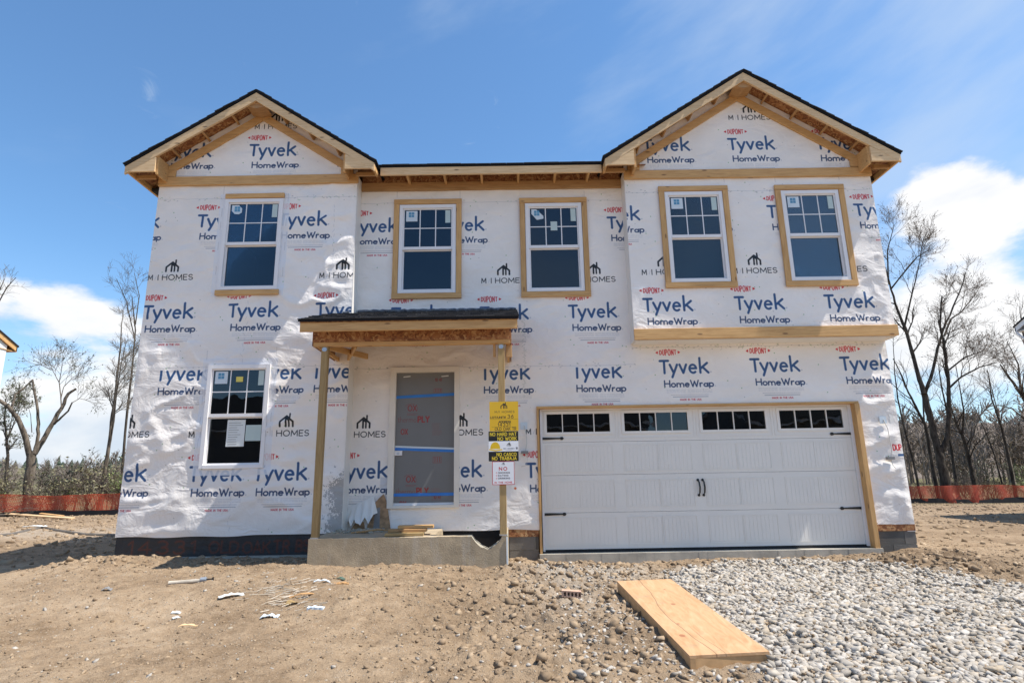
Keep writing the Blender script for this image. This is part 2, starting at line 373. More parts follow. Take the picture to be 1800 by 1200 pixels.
BLUE = srgb(52, 84, 128); BLUE2 = srgb(52, 70, 104); RED = srgb(196, 38, 44); INK = srgb(26, 28, 32); GREY = srgb(176, 178, 186)
WRAP = srgb(239, 233, 227)
def wrap_logo(c, x, z, clip=None):
    """x, z = top left corner of the big T"""
    b = z-.205
    c.strokes(text('T', x+.012, b, .195, .036), BLUE, clip)
    L = text('y', x+.165, b, .205, .036, width=.11)+text('v', x+.32, b, .205, .036, width=.105)+text('e', x+.473, b, .235, .034, width=.112)+text('k', x+.645, b, .225, .036, width=.125)
    c.strokes(L, BLUE, clip)
    c.strokes(text('HomeWrap', x+.065, z-.425, .098, .0195, .2, .765), BLUE2, clip)
    c.dot(x+.81, b+.01, .012, GREY, .7) if not clip else None
    c.dot(x+.86, z-.418, .009, GREY, .7) if not clip else None
    # maker's mark above
    c.strokes(text('DUPONT', x+.022, z+.085, .085, .0115, .42, .258, [.78, .98, 1.1, 1.1, .98, .78]), RED, clip)
    for sg, q in ((-1, x-.022), (1, x+.324)):
        for k in range(5): c.stroke([(q+sg*(-.012+.007*k), z+.127-.018*(1-k/5)), (q+sg*(-.012+.007*k), z+.127+.018*(1-k/5))], .008, RED, clip)
    # fine print
    for k in range(3):
        for a0, a1 in ((.09, .39), (.42, .80)):
            q = x+a0
            while q < x+a1:
                l = random.uniform(.02, .07); c.stroke([(q, z-.475-.021*k), (min(q+l, x+a1), z-.475-.021*k)], .005, GREY, clip, .75); q += l+.012
    for k, (a0, a1, zz) in enumerate(((.15, .74, -.553), (.18, .73, -.585))):
        q = x+a0
        while q < x+a1:
            l = random.uniform(.008, .03); c.stroke([(q, z+zz), (min(q+l, x+a1), z+zz)], .009 if k else .005, srgb(110, 114, 128), clip, .7); q += l+.008
    c.strokes(text('MADE IN THE USA', x+.29, z-.642, .026, .0055, .3, .33), srgb(190, 70, 78), clip)
def home_icon(c, x, z, s, clip=None, col=INK):
    """gabled house mark, x centre, z centre, s width"""
    q = lambda L: [(x+(a-.5)*s, z+(b-.42)*s) for a, b in L]
    w1 = s*.13
    c.stroke(q([(.04, 0), (.04, .34), (.5, .74), (.96, .34), (.96, 0)]), w1, col, clip)
    c.stroke(q([(.46, 0), (.46, .68)]), w1, col, clip); c.stroke(q([(.68, 0), (.68, .42), (.52, .56)]), w1*.9, col, clip)
    c.stroke(q([(.74, .62), (.74, .9)]), w1*.9, col, clip)
def builder_logo(c, x, z, clip=None):
    """x, z = centre of the house mark"""
    home_icon(c, x, z, .205, clip)
    T1 = text('M', x-.36, z-.23, .082, .0115)+text('I', x-.205, z-.23, .082, .0115)+text('HOMES', x-.135, z-.23, .082, .0115, .25, .475)
    c.strokes(T1, INK, clip); c.strokes(text('/', x-.25, z-.222, .055, .005), GREY, clip)
def staples(c, x0, x1, z0, z1, n):
    for _ in range(n):
        x = random.uniform(x0, x1); z = random.uniform(z0, z1)
        k = random.random()
        if k < .45: c.dot(x, z, .0075, srgb(96, 150, 88), .85)
        elif k < .7: c.dot(x, z, .006, srgb(120, 125, 118), .7)
        else: c.stroke([(x, z), (x+random.uniform(-.02, .02), z+random.uniform(-.012, .012))], .005, srgb(125, 125, 130), None, .65)
def seam(c, x0, x1, z, dirt=1.):
    x = x0; pts = []
    while x < x1: pts.append((x, z+random.uniform(-.006, .006))); x += .12
    c.stroke(pts+[(x1, z)], .005, srgb(170, 172, 178), None, .7)
    for _ in range(int((x1-x0)*16*dirt)):
        x = random.uniform(x0, x1); zz = z+random.gauss(.0, .022); g = random.random() < .35
        c.stroke([(x, zz), (x+random.uniform(-.03, .03), zz+random.uniform(-.012, .012))], .007, srgb(110, 145, 100) if g else srgb(120, 120, 126), None, .6)
def blotch(c, seed, amt=.045):
    yy, xx = np.mgrid[0:c.h, 0:c.w]
    n = fbm(xx/c.ppm*1.1, yy/c.ppm*1.5, seed, 5, .6).astype(np.float32)
    c.a *= (1+n[..., None]*amt*np.array([1, 1.02, 1.12], np.float32))
def flash(c, r):   # strips of flashing tape round a window, with their tiny print
    x0, x1, z0, z1 = r
    c.rect(x0-.10, x1+.10, z0-.10, z1+.10, srgb(226, 227, 231), None, .85)
    for a in (x0-.06, x1+.06):
        z = z0
        while z < z1:
            z += random.uniform(.2, .5)
            for k in range(12): c.stroke([(a, z+k*.012), (a+.006, z+k*.012+.006)], .004, srgb(130, 132, 138), None, .6)

WW, WH = .943, 1.552
WIN = {'A': (-1.794, 4.0245), 'B': (.309, 4.02), 'C': (2.584, 4.041), 'D': (4.490, 4.036), 'E': (-4.579, 4.029), 'F': (-4.586, 1.279)}
XL, XR, XJ, XB = -5.70, 6.02, -2.455, 1.95
YL = -.30
cL, hL, pkL, slL = -4.08, 1.98, 7.385, .659
cR, hR, pkR, slR = 3.955, 2.37, 7.64, .652
PPM = 230
# left wing
c = Canvas(XL-.02, XJ+.02, .28, 7.4, PPM, WRAP); blotch(c, 3)
cl = Canvas
for x, z in ((-6.41, 5.32), (-3.70, 5.32), (-5.706, 3.795), (-4.38, 3.80), (-3.012, 3.79), (-6.14, 1.33), (-4.731, 1.315), (-3.78, 1.31), (-4.276, 6.575), (-5.69, 6.575)): wrap_logo(c, x, z)
wrap_logo(c, -5.011, 5.32, (-6, -4.66, 4, 6)); wrap_logo(c, -2.85, 6.575)
lowclip = (-6, -2, 1.5, 2.765)
for x in (-5.389, -3.96, -3.022): wrap_logo(c, x, 2.815, lowclip)
for x, z in ((-5.334, 4.445), (-3.98, 4.44), (-2.621, 4.435), (-5.72, 1.985), (-4.42, 1.97), (-3.349, 1.968), (-3.858, 7.1)): builder_logo(c, x, z)
flash(c, (WIN['E'][0], WIN['E'][0]+WW, 4.029, 4.029+WH)); flash(c, (WIN['F'][0], WIN['F'][0]+WW, 1.279, 1.279+WH))
seam(c, XL, XJ, 2.80, .8); seam(c, XL, XJ, 5.60, 1.); staples(c, XL, XJ, .35, 5.8, 150); staples(c, XL, XJ, 6, 7.2, 20)
for x0 in (-4.09, -2.8):      # vertical laps
    for k in range(60): c.stroke([(x0+random.gauss(0, .012), .4+k*.085), (x0+random.gauss(0, .02), .45+k*.085)], .006, srgb(165, 166, 174), None, .5)
# grey mortar splash beside the porch
yy, xx = np.mgrid[0:c.h, 0:c.w]; wx = c.x0+xx/PPM; wz = c.z0+yy/PPM
g = np.exp(-((wx+2.42)/.30)**2-((wz-.88)/.36)**2)*1.15+np.exp(-((wx+2.5)/.22)**2-((wz-.45)/.14)**2)*.8; spk = vn(wx*70, wz*70, 5)*.55+vn(wx*22, wz*22, 8)*.45
al = np.clip((g-spk*.95)*3.2, 0, .62).astype(np.float32); c.a += (np.array(srgb(128, 128, 128), np.float32)-c.a)*al[..., None]
imL = c.image('left_wrap_print'); cLrect = (c.x0, c.z0, c.w/PPM, c.h/PPM)
# main wall
c = Canvas(XJ-.02, XR+.02, .28, 6.05, PPM, WRAP); blotch(c, 5)
for x, z in ((-2.61, 5.32), (-1.165, 5.32), (.25, 5.32), (1.677, 5.315), (-1.891, 3.785), (-.46, 3.778), (.968, 3.786), (2.373, 2.85), (3.814, 2.855), (5.245, 2.858), (-2.655, 1.32), (-1.225, 1.315), (.228, 1.29)): wrap_logo(c, x, z)
for x in (-1.93, -.46, .991): wrap_logo(c, x, 2.80, (-3, 2.0, 1.5, 2.765))
for x, z in ((-1.5, 4.41), (-.069, 4.412), (1.416, 4.407), (-2.27, 1.955), (-.767, 1.96), (.605, 1.955)): builder_logo(c, x, z)
c.strokes(text('DUP', 5.87, 1.39, .085, .015, .28, .13), RED); c.rect(5.93, 6.1, 1.30, 1.335, BLUE)
for n in 'AB': flash(c, (WIN[n][0], WIN[n][0]+WW, WIN[n][1], WIN[n][1]+WH))
seam(c, XJ, 2.0, 2.79, 1.1); seam(c, 1.95, XR, 3.06, 1.6); seam(c, XJ, 2.0, 5.62, .5); staples(c, XJ, XR, .35, 5.8, 230)
c.dot(.06, .92, .018, srgb(205, 95, 45), .9)
for k in range(70): c.stroke([(.24+random.gauss(0, .02), 2.3+k*.02), (.24+random.gauss(0, .02), 2.32+k*.02)], .006, srgb(150, 160, 150), None, .5)
c.rect(-1.98, -1.80, .95, 1.12, srgb(205, 208, 214), None, .8)
imM = c.image('main_wrap_print'); cMrect = (c.x0, c.z0, c.w/PPM, c.h/PPM)
# projecting bay over the garage
c = Canvas(XB-.02, XR+.02, 3.1, 7.6, PPM, WRAP); blotch(c, 9)
for x, z in ((1.38, 5.33), (2.81, 5.33), (4.242, 5.335), (5.66, 5.34), (2.111, 3.788), (3.552, 3.793), (4.967, 3.798), (2.295, 6.565), (3.72, 6.565), (5.19, 6.55)): wrap_logo(c, x, z)
for x, z in ((2.495, 4.41), (3.94, 4.411), (5.37, 4.41), (4.143, 7.143)): builder_logo(c, x, z)
for n in 'CD': flash(c, (WIN[n][0], WIN[n][0]+WW, WIN[n][1], WIN[n][1]+WH))
seam(c, XB, XR, 5.60, 1.2); staples(c, XB, XR, 3.3, 5.8, 110); staples(c, XB, XR, 6, 7.4, 30)
imB = c.image('bay_wrap_print'); cBrect = (c.x0, c.z0, c.w/PPM, c.h/PPM)
def printed(name, im, rough=.5, bd=0., wrinkle=False):
    m, t, p = mat(name); uv = t.add('ShaderNodeUVMap').outputs[0]
    it = t.add('ShaderNodeTexImage', image=im, interpolation='Cubic', extension='EXTEND'); t.l.new(uv, it.inputs[0])
    setp(t, p, Base_Color=it.outputs[0], Roughness=rough)
    if wrinkle:
        v = coords(t, 'Object', (1, 1, 1), False)
        vs = coords(t, 'Object', (1.0, 1.0, 1.7), False)
        a = t.noise(v, 4.2, 5, .55, .9); b = t.noise(vs, 2.0, 4, .5, 1.2); cc = t.noise(v, 26, 3, .55)
        rid = t.math('SUBTRACT', 1, t.math('MULTIPLY', t.math('ABSOLUTE', t.math('SUBTRACT', b, .5)), 5), clamp=True)
        h = t.math('ADD', t.math('MULTIPLY', a, .75), t.math('ADD', t.math('MULTIPLY', rid, .32), t.math('MULTIPLY', cc, .035)))
        bump(t, p, h, .022, .8); setp(t, p, Specular_IOR_Level=.38)
    elif bd: bump(t, p, t.noise(coords(t, 'Object', (1, 1, 1)), 30, 3), bd)
    return m
MW = {'L': printed('printed_wrap_left', imL, .42, 0, True), 'M': printed('printed_wrap_main', imM, .42, 0, True), 'B': printed('printed_wrap_bay', imB, .42, 0, True)}
def uv_rect(o, rect, ax=(0, 2)):
    m = o.data; n = len(m.loops); vi = np.empty(n, np.int32); m.loops.foreach_get('vertex_index', vi)
    co = np.empty(len(m.vertices)*3, np.float32); m.vertices.foreach_get('co', co); co = co.reshape(-1, 3)[vi]
    uv = np.stack([(co[:, ax[0]]-rect[0])/rect[2], (co[:, ax[1]]-rect[1])/rect[3]], 1).astype(np.float32)
    m.uv_layers.new(name='UVMap').data.foreach_set('uv', uv.ravel())

# ------------------------------------------------------------------ the ground
CP = np.array([(-5.7,-.5,.10),(-5,-.45,.08),(-4.2,-.5,.045),(-3,-.6,.04),(-4.5,-1.4,.015),(-2.6,-1.6,.05),(-1.3,-1.6,.035),(0,-1.6,-.0),(.0,-.3,-.09),(.4,-.4,-.14),(2,-.35,-.145),(3,-.3,-.13),
 (4,-.35,-.12),(5.4,-.3,-.11),(6,-.3,-.055),(6.6,.2,-.10),(-6.3,-.4,.0),(-7.3,-.2,-.18),(-8.5,3,-.22),(-10,6,-.2),(-12,12,-.1),(-20,18,-.09),(-26,18,-.05),(-6,-3,-.08),(-3,-4,-.2),(0,-4,-.25),(1.5,-2.3,-.145),
 (1.6,-4.8,-.29),(1.4,-3.5,-.215),(.6,-2.6,-.16),(4,-3,-.2),(6,-3,-.24),(0,-6,-.34),(-5,-6,-.3),(5,-6,-.33),(0,-9,-.5),(-8,-9,-.5),(8,-9,-.5),(10,3,-.3),(20,20,-.42),(26,22,-.43),(12,12,-.36),(0,12,-.2),(-60,60,-.3),
 (60,60,-.6),(0,100,-.6),(0,5,-.2),(3,5,-.2),(-3,5,-.1)])
def G0(x, y):
    x = np.asarray(x, float); y = np.asarray(y, float); sh = x.shape; x = x.ravel(); y = y.ravel()
    num = np.zeros_like(x); den = np.zeros_like(x)
    for cx, cyy, cz in CP:
        k = 1/(((x-cx)**2+(y-cyy)**2)+.06)**1.7; num += k*cz; den += k
    return (num/den).reshape(sh)
GPOLY = [(2.15,-1.15),(2.7,-.75),(3.4,-.5),(4.2,-.55),(4.8,-.95),(5.2,-1.6),(5.6,-2.3),(7,-3.2),(9.5,-4.6),(9.5,-9),(2.4,-9),(1.95,-6.2),(1.75,-5.1),(1.72,-4.2),(1.7,-2.5)]
def pin(x, y, poly):
    x = np.asarray(x, float); y = np.asarray(y, float); ins = np.zeros(x.shape, bool); n = len(poly)
    for i in range(n):
        (ax, ay), (bx_, by) = poly[i], poly[(i+1) % n]
        cnd = ((ay > y) != (by > y)) & (x < (bx_-ax)*(y-ay)/(by-ay+1e-12)+ax); ins ^= cnd
    return ins
def pdist(x, y, poly):
    d = np.full(np.shape(x), 1e9); n = len(poly)
    for i in range(n):
        a = np.array(poly[i]); e = np.array(poly[(i+1) % n])-a; t = np.clip(((x-a[0])*e[0]+(y-a[1])*e[1])/(e@e), 0, 1)
        d = np.minimum(d, np.hypot(x-a[0]-t*e[0], y-a[1]-t*e[1]))
    return np.where(pin(x, y, poly), -d, d)
def rough_zone(x, y):
    """how clodded the dirt is: strong beside the gravel and along the walls"""
    a = np.exp(-((x-.55)/1.25)**2)*(y < .2)*(y > -9)*np.clip((-y)/1.5, .3, 1)
    b = np.exp(-((y+.75)/.55)**2)*(x < 6.2)*(x > -6.2)*.8
    c_ = np.exp(-((x-5.6)/1.1)**2-((y+1.4)/.9)**2)*1.2
    d = np.exp(-((x+8)/2.5)**2-((y-3)/2.5)**2)*.5
    return np.clip(a+b+c_+d, 0, 1.2)
def GH(x, y, fine=True):
    z = G0(x, y); r = rough_zone(x, y); near = np.exp(-(np.hypot(x, y+4)/22)**2)
    z = z+fbm(x*.7, y*.7, 21, 3)*.03*near+fbm(x*.12, y*.12, 51, 3)*.12*(1-near)*np.clip(np.hypot(x, y)/20, 0, 1)
    if fine:
        f1 = fbm(x*3.2, y*3.2, 31, 5, .62); cl_ = np.clip(fbm(x*9, y*9, 61, 3, .6), 0, 1)
        f2 = np.abs(fbm(x*5.5+fbm(x*2, y*2, 14, 2), y*5.5, 41, 4, .65))
        f3 = np.clip(fbm(x*1.7, y*1.7, 71, 4, .6)-.05, 0, 1)
        z = z+f1*(.026+.035*r)*near+cl_*(.022+.060*r)*near-f2*(.020+.03*r)*near+f3*fbm(x*14, y*14, 81, 2)*.05*near
        z = z+near*.006*np.sin(x*2.6+fbm(x*.6, y*.6, 77, 2)*5+y*.9)
    return z
def axis(dense0, dense1, st, lo, hi, grow=1.09):
    a = list(np.arange(dense0, dense1, st)); s_ = st; v = a[-1]
    while v < hi: s_ *= grow; v += s_; a.append(v)
    s_ = st; v = a[0]; pre = []
    while v > lo: s_ *= grow; v -= s_; pre.append(v)
    return np.array(pre[::-1]+a)
gx = axis(-7.2, 7.2, .026, -700, 700); gy = axis(-7.3, .6, .027, -120, 900)
XX, YY = np.meshgrid(gx, gy); ZZ = GH(XX, YY)
far = np.clip((np.hypot(XX, YY)-60)/200, 0, 1); ZZ = ZZ+far*fbm(XX*.008, YY*.008, 91, 3)*3
nx, ny = len(gx), len(gy)
idx = np.arange(nx*ny).reshape(ny, nx)
fc = np.stack([idx[:-1, :-1], idx[:-1, 1:], idx[1:, 1:], idx[1:, :-1]], -1).reshape(-1, 4)
def dirt():
    m, t, p = mat('dry_dirt'); v = coords(t, 'Object', (1, 1, 1), False)
    a = t.noise(v, .8, 6, .6); b = t.noise(v, 7, 6, .65); cc = t.noise(v, 45, 5, .7); d = t.noise(v, 160, 3, .7)
    k = t.math('ADD', t.math('MULTIPLY', a, .42), t.math('ADD', t.math('MULTIPLY', b, .33), t.math('MULTIPLY', cc, .25)))
    col = t.ramp(k, [(.34, (.15, .10, .06)), (.45, (.26, .185, .118)), (.55, (.36, .265, .175)), (.68, (.46, .36, .26))])
    at = t.add('ShaderNodeAttribute', attribute_name='damp_shade').outputs['Fac']
    col = t.mix(t.math('MULTIPLY', at, .55), col, (.15, .105, .068))
    at2 = t.add('ShaderNodeAttribute', attribute_name='chalk').outputs['Fac']
    col = t.mix(t.math('MULTIPLY', at2, t.smooth(b, .3, .6, .45, 1)), col, (.45, .42, .37))
    gr = t.add('ShaderNodeAttribute', attribute_name='grass').outputs['Fac']
    col = t.mix(t.math('MULTIPLY', gr, t.smooth(a, .35, .6, .5, 1)), col, (.11, .115, .05))
    vo = t.add('ShaderNodeTexVoronoi', i_Scale=55.); t.l.new(v, vo.inputs['Vector'])
    sel = t.add('ShaderNodeSeparateColor', i_0=vo.outputs['Color']).outputs[0]
    pb = t.math('MULTIPLY', t.smooth(vo.outputs['Distance'], .34, .22), t.math('GREATER_THAN', sel, .82))
    col = t.mix(t.math('MULTIPLY', pb, .7), col, (.46, .41, .35))
    setp(t, p, Base_Color=col, Roughness=.96, Specular_IOR_Level=.1)
    h = t.math('ADD', t.math('MULTIPLY', b, 1.2), t.math('ADD', t.math('MULTIPLY', cc, .5), t.math('ADD', t.math('MULTIPLY', d, .16), t.math('MULTIPLY', pb, .12))))
    bump(t, p, h, .042, .95); return m
M['dirt'] = dirt()
ground = ob('ground', np.stack([XX.ravel(), YY.ravel(), ZZ.ravel()], 1), fc, M['dirt'], smooth=True, kind='structure')
gd = pdist(XX.ravel(), YY.ravel(), GPOLY)
xr, yr = XX.ravel(), YY.ravel()
chalk = np.clip(.5-gd*2, 0, 1)*.8+np.exp(-((xr-.6)/.5)**2-((yr+2.2)/1.4)**2)*.35+np.exp(-((xr+14)/4)**2-((yr-8)/1.6)**2)*.4+np.exp(-((xr-1.2)/1.0)**2-((yr+1.2)/.5)**2)*.6
damp_shade = np.clip(rough_zone(xr, yr)*.55+np.exp(-((xr-6)/1.6)**2-((yr+.8)/1.4)**2)*.8, 0, 1)*(fbm(xr*1.3, yr*1.3, 5, 4)*.9+.55)
damp_shade = np.clip(damp_shade*(gd > .1)+np.clip((yr-.5)/2, 0, 1)*(.45+.8*fbm(xr*.45, yr*.9, 15, 4, .6)), 0, 1)  # ground behind the front: darker colour stands in for missing relief shading
gs = np.clip((yr-15.5-np.abs(xr)*.06+(xr > 0)*-3)/3, 0, 1)*.9
for nm, arr in (('chalk', chalk), ('damp_shade', damp_shade), ('grass', gs)):
    at = ground.data.attributes.new(nm, 'FLOAT', 'POINT'); at.data.foreach_set('value', np.clip(arr, 0, 1).astype(np.float32))

# scattered stones
def rock_kit(n, k, seed, flat=.7):
    from mathutils import geometry
    import bmesh
    kit = []; r = random.Random(seed)
    for _ in range(n):
        bm = bmesh.new()
        for q in range(8):
            v = Vector((1 if q & 1 else -1, 1 if q & 2 else -1, 1 if q & 4 else -1)); v = Vector((v.x*r.uniform(.25, 1.0), v.y*r.uniform(.2, .85), v.z*r.uniform(.25, 1.0)*flat))
            bm.verts.new(v)
        for q in range(max(0, k-9)):
            v = Vector((r.gauss(0, 1), r.gauss(0, 1), r.gauss(0, 1))).normalized()*r.uniform(.7, .95); bm.verts.new((v.x, v.y*.8, v.z*flat))
        bmesh.ops.convex_hull(bm, input=bm.verts[:]); bmesh.ops.delete(bm, geom=[v for v in bm.verts if not v.link_faces], context='VERTS')
        bmesh.ops.triangulate(bm, faces=bm.faces[:]); bm.verts.index_update()
        kit.append((np.array([v.co[:] for v in bm.verts]), np.array([[v.index for v in f.verts] for f in bm.faces]))); bm.free()
    return kit
KIT = rock_kit(20, 9, 3, .58)
KITS = rock_kit(10, 8, 8, .6)
def scatter(name, xs, ys, ss, mat_, kit, sink=.3, zfun=GH, **props):
    n = len(xs); zs = zfun(xs, ys); V = []; Fs = []; b = 0; tone = []
    an = RS.rand(n)*6.283; tl = RS.randn(n, 2)*.35; kk = RS.randint(0, len(kit), n); st = RS.uniform(.75, 1.6, n)
    for j, (kv, kf) in enumerate(kit):
        I = np.where(kk == j)[0]
        if not len(I): continue
        v = np.repeat(kv[None], len(I), 0)*ss[I][:, None, None]; v[..., 0] *= st[I][:, None]
        ca, sa = np.cos(tl[I, 0])[:, None], np.sin(tl[I, 0])[:, None]; y_, z_ = v[..., 1]*ca-v[..., 2]*sa, v[..., 1]*sa+v[..., 2]*ca
        cb, sb = np.cos(tl[I, 1])[:, None], np.sin(tl[I, 1])[:, None]; x_, z_ = v[..., 0]*cb-z_*sb, v[..., 0]*sb+z_*cb
        cc, sc = np.cos(an[I])[:, None], np.sin(an[I])[:, None]; x2, y2 = x_*cc-y_*sc, x_*sc+y_*cc
        v = np.stack([x2+xs[I][:, None], y2+ys[I][:, None], z_+(zs[I]+ss[I]*(.6-sink*1.6)*.7)[:, None]], -1)
        V.append(v.reshape(-1, 3)); m_ = len(kv)
        Fs.append((kf[None]+(np.arange(len(I))*m_)[:, None, None]+b).reshape(-1, 3)); b += len(I)*m_
        tone.append(np.repeat(RS.rand(len(I)), m_))
    o = ob(name, np.concatenate(V), np.concatenate(Fs), mat_, **props)
    at = o.data.attributes.new('tone', 'FLOAT', 'POINT'); at.data.foreach_set('value', np.concatenate(tone).astype(np.float32))
    return o
def stone_mat(name, stops, bd=.004):
    m, t, p = mat(name); v = coords(t, 'Object', (1, 1, 1), False)
    tn = t.add('ShaderNodeAttribute', attribute_name='tone').outputs['Fac']
    n = t.noise(v, 40, 5, .65); k = t.math('ADD', t.math('MULTIPLY', tn, .8), t.math('MULTIPLY', n, .25))
    col = t.ramp(k, stops); setp(t, p, Base_Color=col, Roughness=.9, Specular_IOR_Level=.2); bump(t, p, n, bd); return m
M['gravel'] = stone_mat('limestone_gravel', [(0, (.19, .16, .125)), (.2, (.31, .275, .23)), (.45, (.385, .352, .31)), (.7, (.46, .43, .39)), (.88, (.36, .295, .215)), (1, (.50, .475, .44))])
M['crumb'] = stone_mat('dirt_clod', [(0, (.16, .112, .07)), (.5, (.28, .203, .132)), (.9, (.36, .27, .18)), (1, (.42, .35, .27))])

def gravel_pts(n, lo, hi, spill):
    xs = RS.uniform(1.2, 9, n*3); ys = RS.uniform(-8.2, -.1, n*3); d = pdist(xs, ys, GPOLY)
    k = RS.rand(n*3) < np.clip(.5-d*spill+fbm(xs*1.6, ys*1.6, 44, 4)*.55, 0, 1)
    k &= np.abs(xs) < (ys+9.34)*.92+.6
    xs, ys = xs[k][:n], ys[k][:n]; return xs, ys, RS.uniform(lo, hi, len(xs))*(1+.35*RS.rand(len(xs))**3)
def offplank(xs, ys, m=.03):
    # platform footprint
    u = (xs-1.19)*math.cos(.0)-(ys+3.6)*0; t = (ys+2.40)/(-2.28)
    cxl = 1.14+.11*t-m; cxr = 1.735+.11*t+m
    return ~((t > -.03) & (t < 1.03) & (xs > cxl) & (xs < cxr))
xs, ys, ss = gravel_pts(19000, .015, .037, 3.2); k = offplank(xs, ys, .01)
scatter('gravel_driveway', xs[k], ys[k], ss[k], M['gravel'], KIT, .18, kind='stuff', label='pale grey crushed limestone gravel spread in front of the garage', category='gravel')
xs, ys, ss = gravel_pts(11000, .007, .014, 1.6); k = offplank(xs, ys, .01)
scatter('gravel_fines', xs[k], ys[k], ss[k], M['crumb'], KITS, -.3, kind='stuff', label='brown dusty fines mixed into the gravel', category='gravel')
n = 1500; xs = RS.normal(.95, .42, n); ys = RS.uniform(-5.6, -.6, n); k = offplank(xs, ys); ss = RS.uniform(.008, .026, n)
xs2 = RS.uniform(-6, 7, 1100); ys2 = RS.uniform(-7, -1.5, 1100)
scatter('loose_gravel', np.r_[xs[k], xs2], np.r_[ys[k], ys2], np.r_[ss[k], RS.uniform(.005, .012, 1100)+.018*RS.rand(1100)**6], M['gravel'], KITS, .35, kind='stuff', label='sparse gravel spilled over the dirt beside the wooden platform', category='gravel')
n = 90000; xs = RS.uniform(-7.5, 7.5, n); ys = RS.uniform(-7.5, 2.5, n); rz = rough_zone(xs, ys); k = (RS.rand(n) < .24+.5*rz) & offplank(xs, ys) & ((ys < -.42) | (xs > 6.1) | (xs < -5.8) | ((ys < -.12) & (xs > -.02))) & ((ys < -1.4) | (xs < -2.6) | (xs > 0)) & (pdist(xs, ys, GPOLY) > -.05)
k &= np.abs(xs) < (ys+9.34)*.95+.5
xs, ys = xs[k], ys[k]; ss = RS.uniform(.004, .011, len(xs))+RS.rand(len(xs))**7*.046*np.clip(rough_zone(xs, ys)+.30, 0, 1)
scatter('dirt_crumbs', xs, ys, ss, M['crumb'], KITS, .35, kind='stuff', label='loose crumbs and clods of dry soil over the yard', category='soil')

n = 9000; xs = np.r_[RS.uniform(-24, -6, n), RS.uniform(6.3, 28, n)]; ys = np.r_[RS.uniform(.5, 18, n), RS.uniform(-1, 22, n)]; ss = .010+RS.rand(2*n)**4*.07
scatter('far_dirt_clods', xs, ys, ss, M['crumb'], KITS, .35, kind='stuff', label='clods and stones strewn over the bare ground beside and behind the house', category='soil')

# ------------------------------------------------------------------ THE HOUSE
house = empty('house', (.16, 0, -.1), 'unfinished two storey house in white printed wrap, twin gables, white garage door', 'house')
def wallgrid(name, x0, x1, z0, z1, Yp, matw, rect, roof=None, holes=(), step=.035, amp=.007, seed=1, ampf=None, cut=None, bottomwave=.016):
    xs = np.linspace(x0, x1, int((x1-x0)/step)+1); zs = np.linspace(z0, z1, int((z1-z0)/step)+1)
    X_, Z_ = np.meshgrid(xs, zs)
    if bottomwave:
        wv = (vn(X_*2.2, X_*0, seed+5)-.5)*2*bottomwave; Z_ = Z_+wv*np.clip(1-(Z_-z0)/.3, 0, 1)
    if roof is not None: Z_ = np.minimum(Z_, roof(X_))
    r1 = 1-np.abs(fbm(X_*1.2+Z_*.45, Z_*2.1-X_*.5, seed, 3, .5))*2.2
    r2_ = fbm(X_*3.1, Z_*4.3, seed+9, 3, .5)
    d = (np.clip(r1, 0, 1)**3*1.0+r2_*.55)*amp
    if ampf is not None: d = d*ampf(X_, Z_)
    e = np.minimum(np.minimum(X_-x0, x1-X_), np.minimum(Z_-z0+.02, 9))/.08; d = d*np.clip(e, 0, 1)
    V = np.stack([X_.ravel(), (Yp-d).ravel(), Z_.ravel()], 1); id_ = np.arange(X_.size).reshape(X_.shape)
    Fq = np.stack([id_[:-1, :-1], id_[:-1, 1:], id_[1:, 1:], id_[1:, :-1]], -1).reshape(-1, 4)
    cx = V[Fq].mean(1); keep = np.ones(len(Fq), bool)
    for hx0, hx1, hz0, hz1 in holes: keep &= ~((cx[:, 0] > hx0) & (cx[:, 0] < hx1) & (cx[:, 2] > hz0) & (cx[:, 2] < hz1))
    if cut is not None: keep &= ~cut(cx[:, 0], cx[:, 2])
    if roof is not None: keep &= (V[Fq][:, 3, 2]-V[Fq][:, 0, 2] > .001) | (V[Fq][:, 2, 2]-V[Fq][:, 1, 2] > .001)
    o = ob(name, V, Fq[keep], matw, house, smooth=True); uv_rect(o, rect); return o
def hole(n): x, z = WIN[n]; return (x+.04, x+WW-.04, z+.04, z+WH-.04)
roofL = lambda x: pkL-.085-slL*np.abs(x-cL)
roofR = lambda x: pkR-.085-slR*np.abs(x-cR)
TORN = [(-2.40, .30), (-2.32, .50), (-2.16, .56), (-2.10, .45), (-2.06, .62), (-1.98, .80), (-1.93, .87), (-1.885, .80), (-1.85, .55), (-1.80, .30)]
ampL = lambda x, z: .55+.9*np.exp(-((x+3.0)/.9)**2-((z-4.2)/1.6)**2)+.8*np.exp(-((z-1.6)/1.6)**2)
ob1 = wallgrid('house_wrap', XL, XJ, .335, 7.32, YL, MW['L'], cLrect, roofL, [hole('E'), hole('F')], amp=.022, seed=4, ampf=ampL)
ampM = lambda x, z: .8+.9*np.exp(-((z-.9)/.6)**2)*(x > 5.3)+.9*np.exp(-((z-2.75)/.25)**2)*(x < 0)+1.2*np.exp(-((x-5.8)/.35)**2)
ob2 = wallgrid('house_wrap', XJ, XR, .315, 6.0, 0, MW['M'], cMrect, lambda x: x*0+6.0, [hole('A'), hole('B'), (-1.80, -.83, .69, 2.735), (.41, 5.43, .2, 2.14)], amp=.014, seed=14, ampf=ampM, cut=None)
ampB = lambda x, z: .7+1.6*np.clip((x-5.3)/.7, 0, 1)
ob3 = wallgrid('house_wrap', XB, XR, 3.12, 7.55, YL, MW['B'], cBrect, roofR, [hole('C'), hole('D')], amp=.012, seed=24, ampf=ampB, bottomwave=0)
